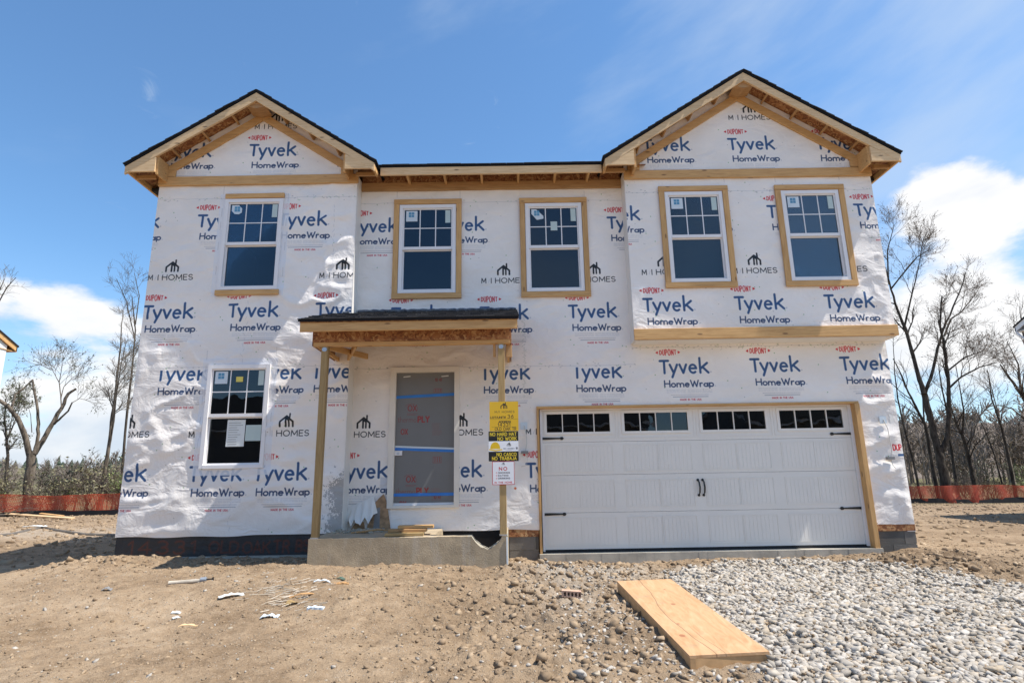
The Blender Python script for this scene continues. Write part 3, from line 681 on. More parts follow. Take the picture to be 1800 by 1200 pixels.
# returns, side, rear and soffit wrap
bx('wing_side_wrap', (XJ-.02, XJ+.006, YL+.004, .02, .335, 6.0), M['plainwrap'], house)
bx('bay_side_wrap', (XB-.006, XB+.02, YL+.004, .0, 3.12, 6.0), M['plainwrap'], house)
bx('bay_side_wrap', (XR-.02, XR+.004, YL+.004, .0, 3.12, 6.0), M['plainwrap'], house)
bx('bay_soffit_wrap', (XB+.02, XR-.02, YL+.004, .0, 3.105, 3.125), M['plainwrap'], house)
bx('side_wall', (XL-.003, XL+.12, YL+.004, 11, .345, 5.98), M['plainwrap'], house)
bx('side_wall', (XR-.12, XR+.003, .004, 11, .2, 5.98), M['plainwrap'], house)
bx('rear_wall', (XL+.12, XR-.12, 10.88, 11, .2, 5.98), M['plainwrap'], house)
M['oldosb'] = simple('weathered_sheathing', (.36, .22, .12), .8, .3, 14, .002)
MB().prism([(-2.16, .355), (-1.80, .355), (-1.815, .45), (-1.845, .62), (-1.88, .78), (-1.92, .875), (-1.99, .81), (-2.07, .72), (-2.12, .56)], -.022, -.012).ob('exposed_sheathing', M['oldosb'], house)
MB().prism([(-2.06, .37), (-1.965, .37), (-1.965, .68), (-2.04, .66)], -.026, -.0225).ob('grey_patch', M['greybox'], house)
MB().prism([(-2.40, .355), (-2.18, .355), (-2.20, .47), (-2.28, .52), (-2.36, .42)], -.022, -.012).ob('exposed_sheathing', M['oldosb'], house)
# insides that show dimly through the glass
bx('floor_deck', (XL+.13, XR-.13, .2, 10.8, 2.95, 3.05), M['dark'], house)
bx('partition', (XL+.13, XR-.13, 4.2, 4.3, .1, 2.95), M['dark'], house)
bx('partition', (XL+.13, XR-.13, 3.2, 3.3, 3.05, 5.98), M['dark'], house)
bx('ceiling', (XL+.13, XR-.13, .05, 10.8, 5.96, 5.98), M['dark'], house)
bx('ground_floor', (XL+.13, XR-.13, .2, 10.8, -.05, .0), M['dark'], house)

# --- roofs
def slope_courses(x_e, z_e, x_p, z_p, y0, y1, th=.02, n=None):
    """courses of shingles on one slope, eave to peak, running along y"""
    d = Vector((x_p-x_e, 0, z_p-z_e)); L = d.length; d.normalize(); nn = Vector((-d.z, 0, d.x)); nn = nn if nn.z > 0 else -nn
    m = MB(); n = n or int(L/.145); st = L/n
    for i in range(n):
        a = Vector((x_e, 0, z_e))+d*(i*st-.006); b = Vector((x_e, 0, z_e))+d*min(L, (i+1.35)*st)
        q = [a+nn*.002, a+nn*(.002+th), b+nn*(.004+th*.2), b]
        j = random.uniform(-.012, .006)
        v = [(p.x, y0+j, p.z) for p in q]+[(p.x, y1, p.z) for p in q]
        f = [(0, 1, 2, 3), (7, 6, 5, 4), (0, 4, 5, 1), (1, 5, 6, 2), (2, 6, 7, 3), (3, 7, 4, 0)]
        m.raw(v, f)
    return m
def slab(a, b, y0, y1, th, m=None):
    """slab under the line a-b in xz with thickness th measured downwards"""
    m = m or MB(); (x0, z0), (x1, z1) = a, b
    v = [(x0, y0, z0), (x1, y0, z1), (x1, y0, z1-th), (x0, y0, z0-th)]; v += [(x, y1, z) for x, _, z in v]
    return m.raw(v, [(0, 3, 2, 1), (4, 5, 6, 7), (0, 1, 5, 4), (3, 7, 6, 2), (0, 4, 7, 3), (1, 2, 6, 5)])
YF = -.66
def gable(c_, h_, pk, sl, xw0, xw1, yback):
    tp = pk-.03
    for sg in (-1, 1):
        xe = c_+sg*h_; ze = tp-sl*h_
        slope_courses(xe+sg*.02, ze-sl*.02, c_, tp, YF-.02, yback).ob('shingles', M['shingle'], house, kind='stuff')
        slab((c_+sg*.0, tp), (xe+sg*.012, ze-sl*.012), YF-.008, yback, .032).ob('roof_underlay', M['felt'], house)
        slab((c_, tp-.0325), (xe, ze-.0325), YF+.03, yback, .014).ob('roof_deck', M['osb'], house)
        # barge board, full height plumb cut
        t0 = tp-.048; vert = .148
        pl = [(c_, t0), (c_, t0-vert), (xe-sg*.0, ze-.048-vert+.02), (xe, ze-.048)]
        if sg > 0: pl = pl
        else: pl = pl[::-1]
        MB().prism(pl, YF, YF+.038).ob('barge_board', M['pale'], house)
        # board against the wall
        wt = tp-.205; wv = .14
        xe2 = c_+sg*(h_-.42); zz = wt-sl*(h_-.42)
        pl = [(c_, wt), (c_, wt-wv), (xe2, zz-wv), (xe2, zz)]
        pl = pl if sg > 0 else pl[::-1]
        MB().prism(pl, YL-.045, YL-.008).ob('rake_board', M['lumber'], house)
        # short filler down to the frieze
        xa, xb_ = sorted((c_+sg*(h_-.62), c_+sg*(h_-.42)))
        MB().prism([(xa, 5.99), (xb_, 5.99), (xb_, tp-.24-sl*abs(xb_-c_)), (xa, tp-.24-sl*abs(xa-c_))], YL-.043, YL-.01).ob('filler_board', M['lumber'], house)
        # lookout blocks
        for k in range(3 if h_ < 2.2 else 4):
            off = .42+k*.46; x = c_+sg*off; z = tp-.05-sl*off
            board('lookout_block', (x, YF+.04, z-.05), (x, YL-.012, z-.05), .085, .036, M['brown'], house, face=(1, 0, sl*-sg))
        # eave return: tapered front piece, inner side board, bottom framing
        xi = c_+sg*(h_-.47); zb = 5.915
        zr = lambda x: tp-.048-vert+.004-sl*abs(x-c_)
        pl = [(xe-sg*.03, zb), (xi, zb), (xi, zr(xi)), (xe-sg*.03, max(zb+.01, zr(xe)))]
        pl = pl if sg < 0 else pl[::-1]
        MB().prism(pl, YF+.002, YF+.036).ob('return_board', M['pale'], house)
        a_, b_ = sorted((xi, xi-sg*.035))
        MB().box(a_, b_, YF+.037, YL-.046, zb-.03, zr(xi)+.02).ob('return_side', M['lumber'], house)
        # eave fascia running back along the side
        a_, b_ = sorted((xe, xe-sg*.035))
        yb = yback if ((c_ < 0 and sg < 0) or (c_ > 0 and sg > 0)) else -.36
        MB().box(a_, b_, YF+.04, yb, zb+.005, ze-.05).ob('eave_fascia', M['lumber'], house)
        yy_ = -.40
        while yy_ < (yb if yb > 0 else -.4+.01):
            xw = XL-.004 if (c_ < 0 and sg < 0) else (XR+.004 if (c_ > 0 and sg > 0) else (XJ+.008 if c_ < 0 else XB-.008))
            p0 = Vector((xw, yy_, zb+.035)); p1 = Vector((xe-sg*.037, yy_, zb+.035))
            board('rafter_tail', p0, p1, .07, .036, M['brown'], house, face=(0, -1, 0)); yy_ += .61
    # ridge block behind the peak
    MB().prism([(c_-.16, tp-.165-.11), (c_, tp-.31), (c_+.16, tp-.165-.11), (c_+.03, tp-.17), (c_-.03, tp-.17)], YF+.04, YL-.046).ob('ridge_block', M['brown'], house)
    # soffit-level board on the side walls just under the eave
gable(cL, hL, pkL, slL, XL, XJ, 3.0)
gable(cR, hR, pkR, slR, XB, XR, 3.4)
# frieze boards
board('frieze_board', (XL-.002, YL-.028, 5.905), (-2.43, YL-.028, 5.915), .158, .038, M['lumber'], house)
board('frieze_board', (XB-.01, YL-.028, 5.905), (XR+.004, YL-.028, 5.905), .152, .038, M['lumber'], house)
board('frieze_board', (XJ+.01, -.028, 5.908), (XB-.01, -.028, 5.908), .15, .038, M['brown'], house)
# main eave between the gables
board('main_fascia', (XJ+.40, -.385, 5.995), (XB-.385, -.385, 5.995), .135, .038, M['pale'], house)
x = -2.05+.12
for px in (-1.63, -1.02, -.41, .20, .81, 1.36): board('rafter_tail', (px, -.36, 5.985), (px, -.05, 5.985), .10, .038, M['lumber'], house, face=(1, 0, 0))
bx('eave_sheathing', (XJ+.012, XB-.012, -.012, -.004, 5.985, 6.16), M['osb'], house)
# main roof: slopes up and back from the eave
zE = 6.095; slm = .40
def plane_roof(name, x0, x1, y0, y1, z0, z1, th, mt):
    v = [(x0, y0, z0), (x1, y0, z0), (x1, y1, z1), (x0, y1, z1)]; v += [(a, b, c_-th) for a, b, c_ in v]
    return ob(name, v, [(0, 1, 2, 3), (7, 6, 5, 4), (0, 4, 5, 1), (1, 5, 6, 2), (2, 6, 7, 3), (3, 7, 4, 0)], mt, house)
plane_roof('roof_underlay', -2.19, 1.68, -.41, 5.5, zE, zE+slm*5.91, .03, M['felt'])
plane_roof('roof_deck', -2.6, 2.3, -.395, 5.5, zE-.031, zE-.031+slm*5.895, .014, M['osb'])
m = MB()
for i in range(40):
    y0 = -.43+i*.148; a = -2.19+random.uniform(-.0, .0)
    while a < 1.68:
        b = min(1.68, a+random.uniform(.15, .34)); t_ = random.uniform(.014, .024); z0 = zE+.001+slm*(y0+.41)
        m.raw([(a, y0, z0), (b, y0, z0), (b, y0, z0+t_), (a, y0, z0+t_), (a, y0+.19, z0+slm*.19), (b, y0+.19, z0+slm*.19), (b, y0+.19, z0+slm*.19+t_*.3), (a, y0+.19, z0+slm*.19+t_*.3)],
              [(0, 1, 2, 3), (5, 4, 7, 6), (3, 2, 6, 7), (1, 5, 6, 2), (0, 3, 7, 4), (0, 4, 5, 1)]); a = b+.004
m.ob('shingles', M['shingle'], house, kind='stuff')
# rest of the main roof over the wings and behind (unseen from the street, but it throws the shade)
for (a, b) in ((-6.06, -2.2), (1.69, 6.32)):
    plane_roof('roof_plane', a, b, 1.6, 5.5, zE+slm*2.01, zE+slm*5.91, .05, M['shingle'])
    plane_roof('roof_plane', a, b, .02, 1.6, zE-.12, zE-.06, .05, M['shingle'])
plane_roof('roof_plane', -6.06, 6.32, 5.5, 11.4, zE+slm*5.91, zE, .05, M['shingle'])
for xx_, s_ in ((XL+.02, 1), (XR-.02, -1)):
    ob('gable_end_wall', [(xx_, 0, 5.98), (xx_, 11, 5.98), (xx_, 5.5, zE+slm*5.8), (xx_+.05*s_, 0, 5.98), (xx_+.05*s_, 11, 5.98), (xx_+.05*s_, 5.5, zE+slm*5.8)], [(0, 1, 2), (5, 4, 3), (0, 3, 4, 1), (1, 4, 5, 2), (2, 5, 3, 0)], M['plainwrap'], house)

# bay band under the projecting bay
board('band_board', (XB-.01, YL-.03, 3.203), (XR+.01, YL-.03, 3.208), .168, .04, M['lumber'], house)

# --- windows
def window(n, Yp, trim, extra=None):
    x0, z0 = WIN[n]; x1, z1 = x0+WW, z0+WH
    yo = Yp-.022
    w_ = bpy.data.objects.new('window', None); w_.empty_display_size = .1; link(w_, house, Matrix.Translation((x0+WW/2, Yp, z0)))
    fr = MB(); sb, tb, bb = .058, .062, .05
    fr.box(x0, x0+sb, yo-.012, Yp+.09, z0, z1).box(x1-sb, x1, yo-.012, Yp+.09, z0, z1)
    fr.box(x0+sb, x1-sb, yo-.010, Yp+.09, z1-tb, z1).box(x0+sb, x1-sb, yo-.016, Yp+.09, z0, z0+bb)
    fr.ob('frame', M['vinyl'], w_)
    a, b = x0+sb, x1-sb; mid = z0+.775
    def sash(zA, zB, y, rb, rt):
        s = MB(); q = .022
        s.box(a, a+q, y, y+.03, zA, zB).box(b-q, b, y, y+.03, zA, zB).box(a+q, b-q, y-.001, y+.031, zA, zA+rb).box(a+q, b-q, y-.001, y+.031, zB-rt, zB)
        s.ob('sash', M['vinyl'], w_); return a+q, b-q, zA+rb, zB-rt
    ua, ub, uz0, uz1 = sash(mid-.018, z1-tb, yo+.012, .05, .022)
    la, lb, lz0, lz1 = sash(z0+bb, mid+.012, yo+.046, .03, .05)
    g = MB()
    t3 = (ub-ua)/3; zz = (uz0+uz1)/2; mw = .016
    for k in (1, 2): g.box(ua+t3*k-mw/2, ua+t3*k+mw/2, yo+.022, yo+.028, uz0, uz1)
    for k in range(3): g.box(ua+t3*k+(mw/2 if k else 0), ua+t3*(k+1)-(mw/2 if k < 2 else 0), yo+.022, yo+.028, zz-mw/2, zz+mw/2)
    g.ob('grille', M['vinyl'], w_)
    for k in range(3):
        for j in range(2):
            xa = ua+t3*k+(mw/2 if k else 0); xb_ = ua+t3*(k+1)-(mw/2 if k < 2 else 0)
            za, zb = (uz0, zz-mw/2) if j == 0 else (zz+mw/2, uz1)
            bx('pane', (xa, xb_, yo+.024, yo+.027, za, zb), M['glass'], w_)
    bx('pane', (la, lb, yo+.058, yo+.061, lz0, lz1), M['glass'], w_)
    # makers' labels on the glass
    ys = yo+.0225
    lx, lz = ua+.025, uz1-.205
    if n == 'E': pl = [(lx+.0, lz+.09), (lx+.05, lz+.035), (lx+.12, lz+.03), (lx+.165, lz+.06), (lx+.165, lz+.13), (lx+.11, lz+.19), (lx, lz+.19)]
    elif n == 'B': pl = [(lx, lz+.19), (lx, lz+.11), (lx+.09, lz), (lx+.20, lz+.02), (lx+.20, lz+.07), (lx+.08, lz+.19)]
    else: pl = [(lx, lz), (lx+.19, lz), (lx+.19, lz+.19), (lx, lz+.19)]
    MB().prism(pl, ys-.002, ys).ob('maker_label', M['stickerwhite'], w_)
    e_ = MB(); ex, ez = lx+.045, lz+.075
    for i in range(2):
        for j in range(2): e_.box(ex+i*.048, ex+i*.048+.042, ys-.0035, ys-.0022, ez+j*.048, ez+j*.048+.042)
    e_.ob('label_emblem', M['stickerblue'], w_)
    bx('film_strip', (ub-.10, ub-.015, ys-.002, ys, uz1-.235, uz1-.01), M['stickergreen'], w_)
    if n == 'B': bx('paper_label', (ua+t3*1.5-.05, ua+t3*1.5+.06, ys-.006, ys-.004, zz-.07, zz+.09), M['stickergreen'], w_)
    if n == 'F':
        bx('notice_sheet', (la+.26, la+.53, yo+.050, yo+.052, lz0+.24, lz1-.02), M['paper'], w_)
        bx('notice_sheet', (la+.54, lb-.01, yo+.053, yo+.055, lz0+.32, lz1-.10), M['stickergreen'], w_)
        tx = MB()
        for k in range(11):
            zq = lz1-.07-k*.035; tx.box(la+.285, la+.285+random.uniform(.12, .22), yo+.0485, yo+.0495, zq, zq+.006)
        tx.ob('printed_lines', M['greybox'], w_)
        bx('maker_label', (ua+t3*1.5-.045, ua+t3*1.5+.06, ys-.006, ys-.004, uz1-.18, uz1-.10), M['stickeryellow'], w_)
    if trim == 'full':
        t_ = .096; yb_ = Yp-.030
        board('window_trim', (x0-t_, yb_, z1+t_/2+.004), (x1+t_, yb_, z1+t_/2+.004), .086, .036, M['lumber'], house)
        board('window_trim', (x0-t_, yb_, z0-t_/2-.002), (x1+t_, yb_, z0-t_/2-.002), .088, .036, M['lumber'], house)
        board('window_trim', (x0-t_/2-.002, yb_, z0-.006), (x0-t_/2-.002, yb_, z1+.004), .088, .036, M['lumber'], house)
        board('window_trim', (x1+t_/2+.002, yb_, z0-.006), (x1+t_/2+.002, yb_, z1+.004), .088, .036, M['lumber'], house)
    if trim == 'tb':
        board('window_trim', (x0+.0, Yp-.030, z1+.045), (x1+.01, Yp-.030, z1+.052), .078, .036, M['lumber'], house)
        board('window_trim', (x0-.02, Yp-.030, z0-.048), (x1+.03, Yp-.030, z0-.046), .085, .036, M['lumber'], house)
window('A', 0, 'full'); window('B', 0, 'full'); window('C', YL, 'full'); window('D', YL, 'full'); window('E', YL, 'tb'); window('F', YL, None)

# --- entrance: opening closed with a grey board held by blue tape
dw = bpy.data.objects.new('entry_door', None); link(dw, house, Matrix.Translation((-1.33, 0, .66)))
dx0, dx1, dz0, dz1 = -1.865, -.785, .66, 2.80
f_ = MB(); f_.box(dx0, -1.775, -.045, .10, dz0, dz1).box(-.862, dx1, -.045, .10, dz0, dz1).box(-1.775, -.862, -.044, .10, 2.72, dz1).box(-1.775, -.862, -.05, .10, dz0, .70)
M['primed'] = simple('primed_door_trim', (.78, .73, .65), .55, .04, 3, 0)
f_.ob('door_frame', M['primed'], dw)
bx('sill_plate', (-1.775, -.862, .0, .05, .701, .735), M['vinyl'], dw)
c = Canvas(-1.775, -.862, .70, 2.72, 300, srgb(118, 118, 118)); blotch(c, 12, .05); RR_ = srgb(150, 50, 48)
for zb in (2.10, 1.02):
    c.strokes(text('OX', -1.59, zb+.02, .085, .016, .25, .13), RR_, None, .8); c.stroke(A(-1.54, zb+.06, .1, .07, 60, 150), .006, RR_, None, .6); c.stroke(A(-1.54, zb+.05, .1, .07, 330, 390), .006, RR_, None, .6)
    for k in range(2): c.stroke([(-1.6, zb-.025-k*.02), (-1.44+k*-.03, zb-.025-k*.02)], .006, RR_, None, .6)
    c.strokes(text('thermo', -1.74, zb-.155, .085, .006, .2, .28), srgb(135, 60, 58), None, .75); c.strokes(text('PLY', -1.43, zb-.155, .082, .02, .3, .17), RR_)
    c.strokes(text('OX', -1.69, zb-.34, .075, .016, .25, .1), RR_, None, .8)
for z_, h_ in ((2.40, .06), (1.32, .09), (2.20, 0)):
    if h_:
        for a in (0, 1): c.stroke([(-1.19+a*.125, z_), (-1.19+a*.125, z_+h_)], .005, RR_, None, .8); c.stroke([(-1.19, z_+a*h_), (-1.065, z_+a*h_)], .005, RR_, None, .8)
        c.strokes(text('III', -1.16, z_+.015, h_*.7, .012, 1.1, .07), RR_, None, .7)
for zb in (1.8, .82):
    for k in range(16): c.stroke([(-1.22+random.uniform(0, .02), zb-.012*k+.12), (-1.08+random.uniform(-.03, .03), zb-.012*k+.12)], .003, srgb(140, 75, 72), None, .6)
for z_ in (2.58, 1.49, .79): c.strokes(text('10 41', -1.17, z_, .045, .009, .2, .1), srgb(130, 50, 48), None, .8)
ims = c.image('door_board_print'); md = printed('printed_grey_board', ims, .35)
bd_ = bx('door_board', (-1.772, -.865, .018, .03, .737, 2.718), md, dw); uv_rect(bd_, (c.x0, c.z0, c.w/300, c.h/300))
for (za, zb, w1) in ((2.335, 2.37, .045), (1.545, 1.50, .05), (.855, .855, .045)):
    board('blue_tape', (-1.774, .014, za), (-.862, .014, zb), w1, .003, M['bluetape'], dw)
board('tape_flap', (-1.774, .008, 1.575), (-.862, .008, 1.53), .028, .002, M['stickerwhite'], dw)
bx('lock_plate', (-1.775, -1.66, -.012, .012, 1.44, 1.51), M['vinyl'], dw); bx('latch', (-1.74, -1.70, -.016, -.012, 1.45, 1.49), M['steel'], dw)
for q in (-1.67, -1.07): board('clip', (q, .012, 2.655), (q+.11, .012, 2.665), .016, .006, M['paper'], dw)

# --- garage door
gx0, gy_ = .467, .10
gd_ = bpy.data.objects.new('garage_door', None); link(gd_, house, Matrix.Translation((gx0+2.44, gy_, 0)))
gx1 = gx0+4.88; wins = [(.56, 1.57), (1.775, 2.79), (2.995, 4.01), (4.215, 5.225)]
secs = [(.022, .545), (.549, 1.10), (1.104, 1.60), (1.604, 2.13)]
for i, (za, zb) in enumerate(secs[:3]): bx('door_section', (gx0, gx1, gy_, gy_+.045, za, zb), M['doorwhite'], gd_)
m = MB(); za, zb = secs[3]; wz0, wz1 = 1.745, 2.05
m.box(gx0, gx1, gy_, gy_+.045, za, wz0).box(gx0, gx1, gy_, gy_+.045, wz1, zb); e0 = gx0
for a, b in wins+[(gx1, 0)]: m.box(e0, a, gy_, gy_+.045, wz0, wz1); e0 = b
m.ob('door_section', M['doorwhite'], gd_)
for a, b in wins:
    f_ = MB(); q = .05; f_.box(a-.03, a+.012, gy_-.014, gy_-.001, wz0-.03, wz1+.03).box(b-.012, b+.03, gy_-.014, gy_-.001, wz0-.03, wz1+.03).box(a+.012, b-.012, gy_-.013, gy_-.001, wz1-.012, wz1+.03).box(a+.012, b-.012, gy_-.013, gy_-.001, wz0-.03, wz0+.012)
    # embossed outline round the window
    for (u0, u1, v0, v1) in ((a-.085, b+.085, wz0-.092, wz0-.084), (a-.085, b+.085, wz1+.062, wz1+.070), (a-.085, a-.077, wz0-.084, wz1+.062), (b+.077, b+.085, wz0-.084, wz1+.062)): f_.box(u0, u1, gy_-.006, gy_-.001, v0, v1)
    wn = f_.ob('door_window', M['doorwhite'], gd_)
    p4 = (b-a-.024)/4
    for k in range(4): bx('pane', (a+.012+p4*k+.005, a+.012+p4*(k+1)-.005, gy_+.012, gy_+.016, wz0+.012, wz1-.012), M['glass'], gd_)
    mt_ = MB()
    for k in range(1, 4): mt_.box(a+.012+p4*k-.0065, a+.012+p4*k+.0065, gy_-.010, gy_+.02, wz0+.012, wz1-.012)
    mt_.ob('muntins', M['doorwhite'], gd_)
pm = MB(); pw, ph = .478, .365; ns = 8; sw = pw/ns
for k in range(ns): pm.box(k*sw+.003, (k+1)*sw-.003, -.0032, -.0005, .006, ph-.006)
for u0, u1, v0, v1 in ((-.022, -.012, -.02, ph+.02), (pw+.012, pw+.022, -.02, ph+.02), (-.012, pw+.012, -.02, -.008), (-.012, pw+.012, ph+.008, ph+.02)): pm.box(u0, u1, -.006, -.0005, v0, v1)
pmesh = mesh('embossed_panel', pm.v, pm.f, M['doorwhite'])
for za in (.095, .64, 1.17):
    for a, b in wins:
        for q in (a+.005, b-pw-.005):
            o = bpy.data.objects.new('embossed_panel', pmesh); link(o, gd_, Matrix.Translation((q, gy_, za)))
bx('bottom_seal', (gx0, gx1, gy_-.006, gy_+.04, -.018, .021), M['rubber'], gd_)
def hinge(x, z, sg):
    m = MB(); y0, y1 = gy_-.014, gy_-.004; L = .30
    pl = [(0, -.020), (L, -.010), (L+.006, -.022), (L+.036, -.024), (L+.058, 0), (L+.036, .024), (L+.006, .022), (L, .010), (0, .020)]
    pl = [(x+sg*a, z+b) for a, b in pl]; pl = pl if sg > 0 else pl[::-1]
    m.prism(pl, y0, y1).ob('strap_hinge', M['black'], gd_)
hinge(.475, 1.663, 1); hinge(.475, .530, 1); hinge(gx1-.008, 1.663, -1); hinge(gx1-.008, .545, -1)
for x in (2.862, 2.935):
    m = MB()
    for z in (.775, 1.0): m.prism([(x+.021*math.cos(a*.785), z+.021*math.sin(a*.785)) for a in range(8)], gy_-.012, gy_-.002)
    m.tube([(x, gy_-.01, 1.0), (x+.008, gy_-.04, .97), (x+.012, gy_-.052, .89), (x+.008, gy_-.04, .81), (x, gy_-.01, .78)], [.011, .012, .013, .012, .010], 8)
    m.ob('door_handle', M['black'], gd_)
# trim of the opening
bx('vinyl_stop', (gx0-.002, gx0+.03, gy_-.04, gy_-.008, 0, 2.13), M['vinyl'], house); bx('vinyl_stop', (gx1-.04, gx1-.0, gy_-.04, gy_-.008, 0, 2.13), M['vinyl'], house)
bx('vinyl_stop', (gx0+.03, gx1-.04, gy_-.04, gy_-.008, 2.095, 2.13), M['vinyl'], house)
board('garage_jamb', (.431, .028, -.13), (.431, .028, 2.115), .12, .036, M['lumber'], house, face=(1, 0, 0))
board('garage_jamb', (5.385, .005, -.045), (5.385, .005, 2.115), .14, .075, M['lumber'], house, face=(1, 0, 0))
board('garage_header', (.413, .023, 2.134), (5.425, .023, 2.134), .13, .036, M['lumber'], house, face=(0, 0, -1))
m = MB(); xs_ = np.linspace(.404, 5.45, 40)
for a, b in zip(xs_[:-1], xs_[1:]): m.box(a, b, -.085+random.uniform(-.003, .003), .15, -.30, -.022)
m.ob('garage_slab', M['curb'], house)

# --- foundations
def blocks(x0, x1, z0, y0, rows, h=.195):
    for r in range(rows):
        x = x0; first = True
        zt = z0-r*h
        while x < x1-.01:
            L = .39 if (not first or r % 2 == 0) else .2
            e = min(x1, x+L); bx('block', (x+.004, e-.004, y0+random.uniform(-.002, .002), y0+.2, zt-h+.006, zt-.004), M['block'], house); x = e; first = False
blocks(-.045, .40, .225, .01, 3); blocks(5.455, 6.02, .215, .01, 3)
bx('mortar', (-.04, .398, .02, .19, -.5, .222), M['curb'], house); bx('mortar', (5.46, 6.01, .02, .19, -.5, .212), M['curb'], house)
bx('sill_sheathing', (-.045, .40, .0, .02, .222, .33), M['osb'], house); bx('sill_sheathing', (5.455, 6.02, .0, .02, .212, .33), M['osb'], house)
bx('foundation_wall', (5.9, 6.0, .2, 11, -.5, .21), M['block'], house)
FX0, FX1 = XL+.01, -2.5
c = Canvas(FX0, -2.5, -.2, .36, 260, srgb(42, 42, 44)); blotch(c, 31, .3)
OR = srgb(100, 44, 28)
for st, wd in text('14331', -5.50, .10, .17, .022, .34, .95)+text('OLD', -4.35, .10, .15, .022, .2, .42)+text('OAK', -3.86, .09, .15, .02, .2, .38)+text('TR', -3.42, .09, .16, .022, .3, .22)+text('BSMT', -3.1, .10, .15, .024, .2, .45):
    c.stroke([(a+random.gauss(0, .004), b+random.gauss(0, .004)) for a, b in st], wd*1.9, OR, None, .32); c.stroke([(a+random.gauss(0, .006), b+random.gauss(0, .006)) for a, b in st], wd, OR, None, .6)
imf = c.image('foundation_spray'); mf, t, p = mat('black_damp_proofing'); it = t.add('ShaderNodeTexImage', image=imf, interpolation='Cubic', extension='EXTEND'); t.l.new(t.add('ShaderNodeUVMap').outputs[0], it.inputs[0])
v = coords(t, 'Object', (1, 1, 1), False); setp(t, p, Base_Color=it.outputs[0], Roughness=.55); bump(t, p, t.noise(v, 9, 5, .6), .02)
o = bx('foundation_wall', (FX0, FX1, YL+.02, YL+.22, -.4, .345), mf, house); uv_rect(o, (c.x0, c.z0, c.w/260, c.h/260))
bx('foundation_wall', (FX0, FX0+.2, YL+.22, 11, -.4, .33), M['felt'], house)
bx('foundation_wall', (-2.5, -.05, .01, .2, -.4, .33), M['felt'], house)
bx('footing', (FX0-.08, -2.5, YL-.07, YL+.02, -.3, .055), M['curb'], house)

# --- porch
def porch_slab():
    nx_, ny_ = 110, 46; xs_ = np.linspace(-2.58, -.05, nx_); ys_ = np.linspace(-1.36, -.005, ny_); X_, Y_ = np.meshgrid(xs_, ys_)
    n_ = np.clip(1-np.abs((X_+.31)/.19), 0, 1)**.55
    edge = np.exp(-((Y_+1.36)/.04)**2)
    brk = np.clip(1-np.abs(X_+.32)/.33, 0, 1)
    Z_ = .362-n_*(.17+.03*fbm(X_*14, Y_*14, 4, 3))+fbm(X_*9, Y_*9, 7, 4)*.004-edge*.006*(1+fbm(X_*12, 0*X_, 9, 3))+brk*fbm(X_*18, Y_*18, 6, 4)*.014
    Z_ += np.exp(-((X_+2.1)/.35)**2-((Y_+.35)/.3)**2)*(.03+.02*fbm(X_*12, Y_*12, 2, 4))
    inner = (X_ > -1.0+.05*fbm(Y_*5, X_*0, 3, 2)) & (Y_ > -1.17) & (X_ < -.10); Z_ = np.where(inner, -.02+fbm(X_*8, Y_*8, 3, 3)*.03, Z_)
    V = np.stack([X_.ravel(), Y_.ravel(), Z_.ravel()], 1); id_ = np.arange(X_.size).reshape(X_.shape)
    Fq = [tuple(q) for q in np.stack([id_[:-1, :-1], id_[:-1, 1:], id_[1:, 1:], id_[1:, :-1]], -1).reshape(-1, 4)]
    V = [tuple(v) for v in V]; mi = []
    for q in Fq:
        cx = sum(V[i][0] for i in q)/4; cy_ = sum(V[i][1] for i in q)/4; mi.append(1 if abs(cx+.32) < .30 and cy_ < -.8 and cx > -.56 else 0)
    # front and end skirts
    for line in (list(id_[0, :]), list(id_[::-1, 0]), list(id_[:, -1])):
        rows = 6; prev = line
        for r in range(1, rows+1):
            cur = []
            for i in line:
                x, y, z = V[i]; zz = z+(-.30-z)*r/rows; j = fbm(np.array([x*7]), np.array([zz*7+y*5]), 3, 3)[0]*.003
                V.append((x, y-(j if y < -1.3 else 0), zz)); cur.append(len(V)-1)
            for k in range(len(line)-1): Fq.append((cur[k], cur[k+1], prev[k+1], prev[k])); mi.append(0)
            prev = cur
    return ob('porch_slab', V, Fq, [M['concrete'], M['brokenconc']], house, smooth=False, mi=mi)
porch_slab()
# rubble of mortar at the back left of the slab
for (x0, x1, zt) in ((-2.555, -2.466, 2.862), (-.151, -.062, 2.862)):
    board('porch_post', ((x0+x1)/2, -1.305, .352), ((x0+x1)/2, -1.305, zt), .089, .089, M['treated'], house)
    m = MB(); xc = (x0+x1)/2
    m.prism([(xc+.034*math.cos(a*.524), 2.815+.03*math.sin(a*.524)) for a in range(12)], -1.356, -1.3505); m.ob('post_bracket', M['steel'], house)
    bx('post_base', (x0-.006, x1+.006, -1.357, -1.253, .355, .372), M['steel'], house)
for k in range(3): pass
bx('beam_face', (-2.665, .02, -1.372, -1.358, 2.915, 3.115), M['osb'], house)
board('beam', (-2.665, -1.315, 2.888), (.02, -1.315, 2.888), .055, .085, M['lumber'], house)
board('beam', (-2.665, -1.315, 3.0), (.02, -1.315, 3.0), .165, .08, M['brown'], house)
board('porch_fascia', (-2.775, -1.585, 3.068), (.118, -1.585, 3.072), .125, .038, M['lumber'], house)
ps = .335
for px in (-2.30, -1.72, -1.13, -.53): board('rafter_tail', (px, -1.565, 3.065), (px, -1.375, 3.065+.19*ps), .075, .036, M['lumber'], house, face=(1, 0, 0))
zr0 = 3.135; yr0 = -1.62
def proof(name, x0, x1, y0, y1, off, th, mt): return plane_roof(name, x0, x1, y0, y1, zr0+off+(y0-yr0)*ps, zr0+off+(y1-yr0)*ps, th, mt)
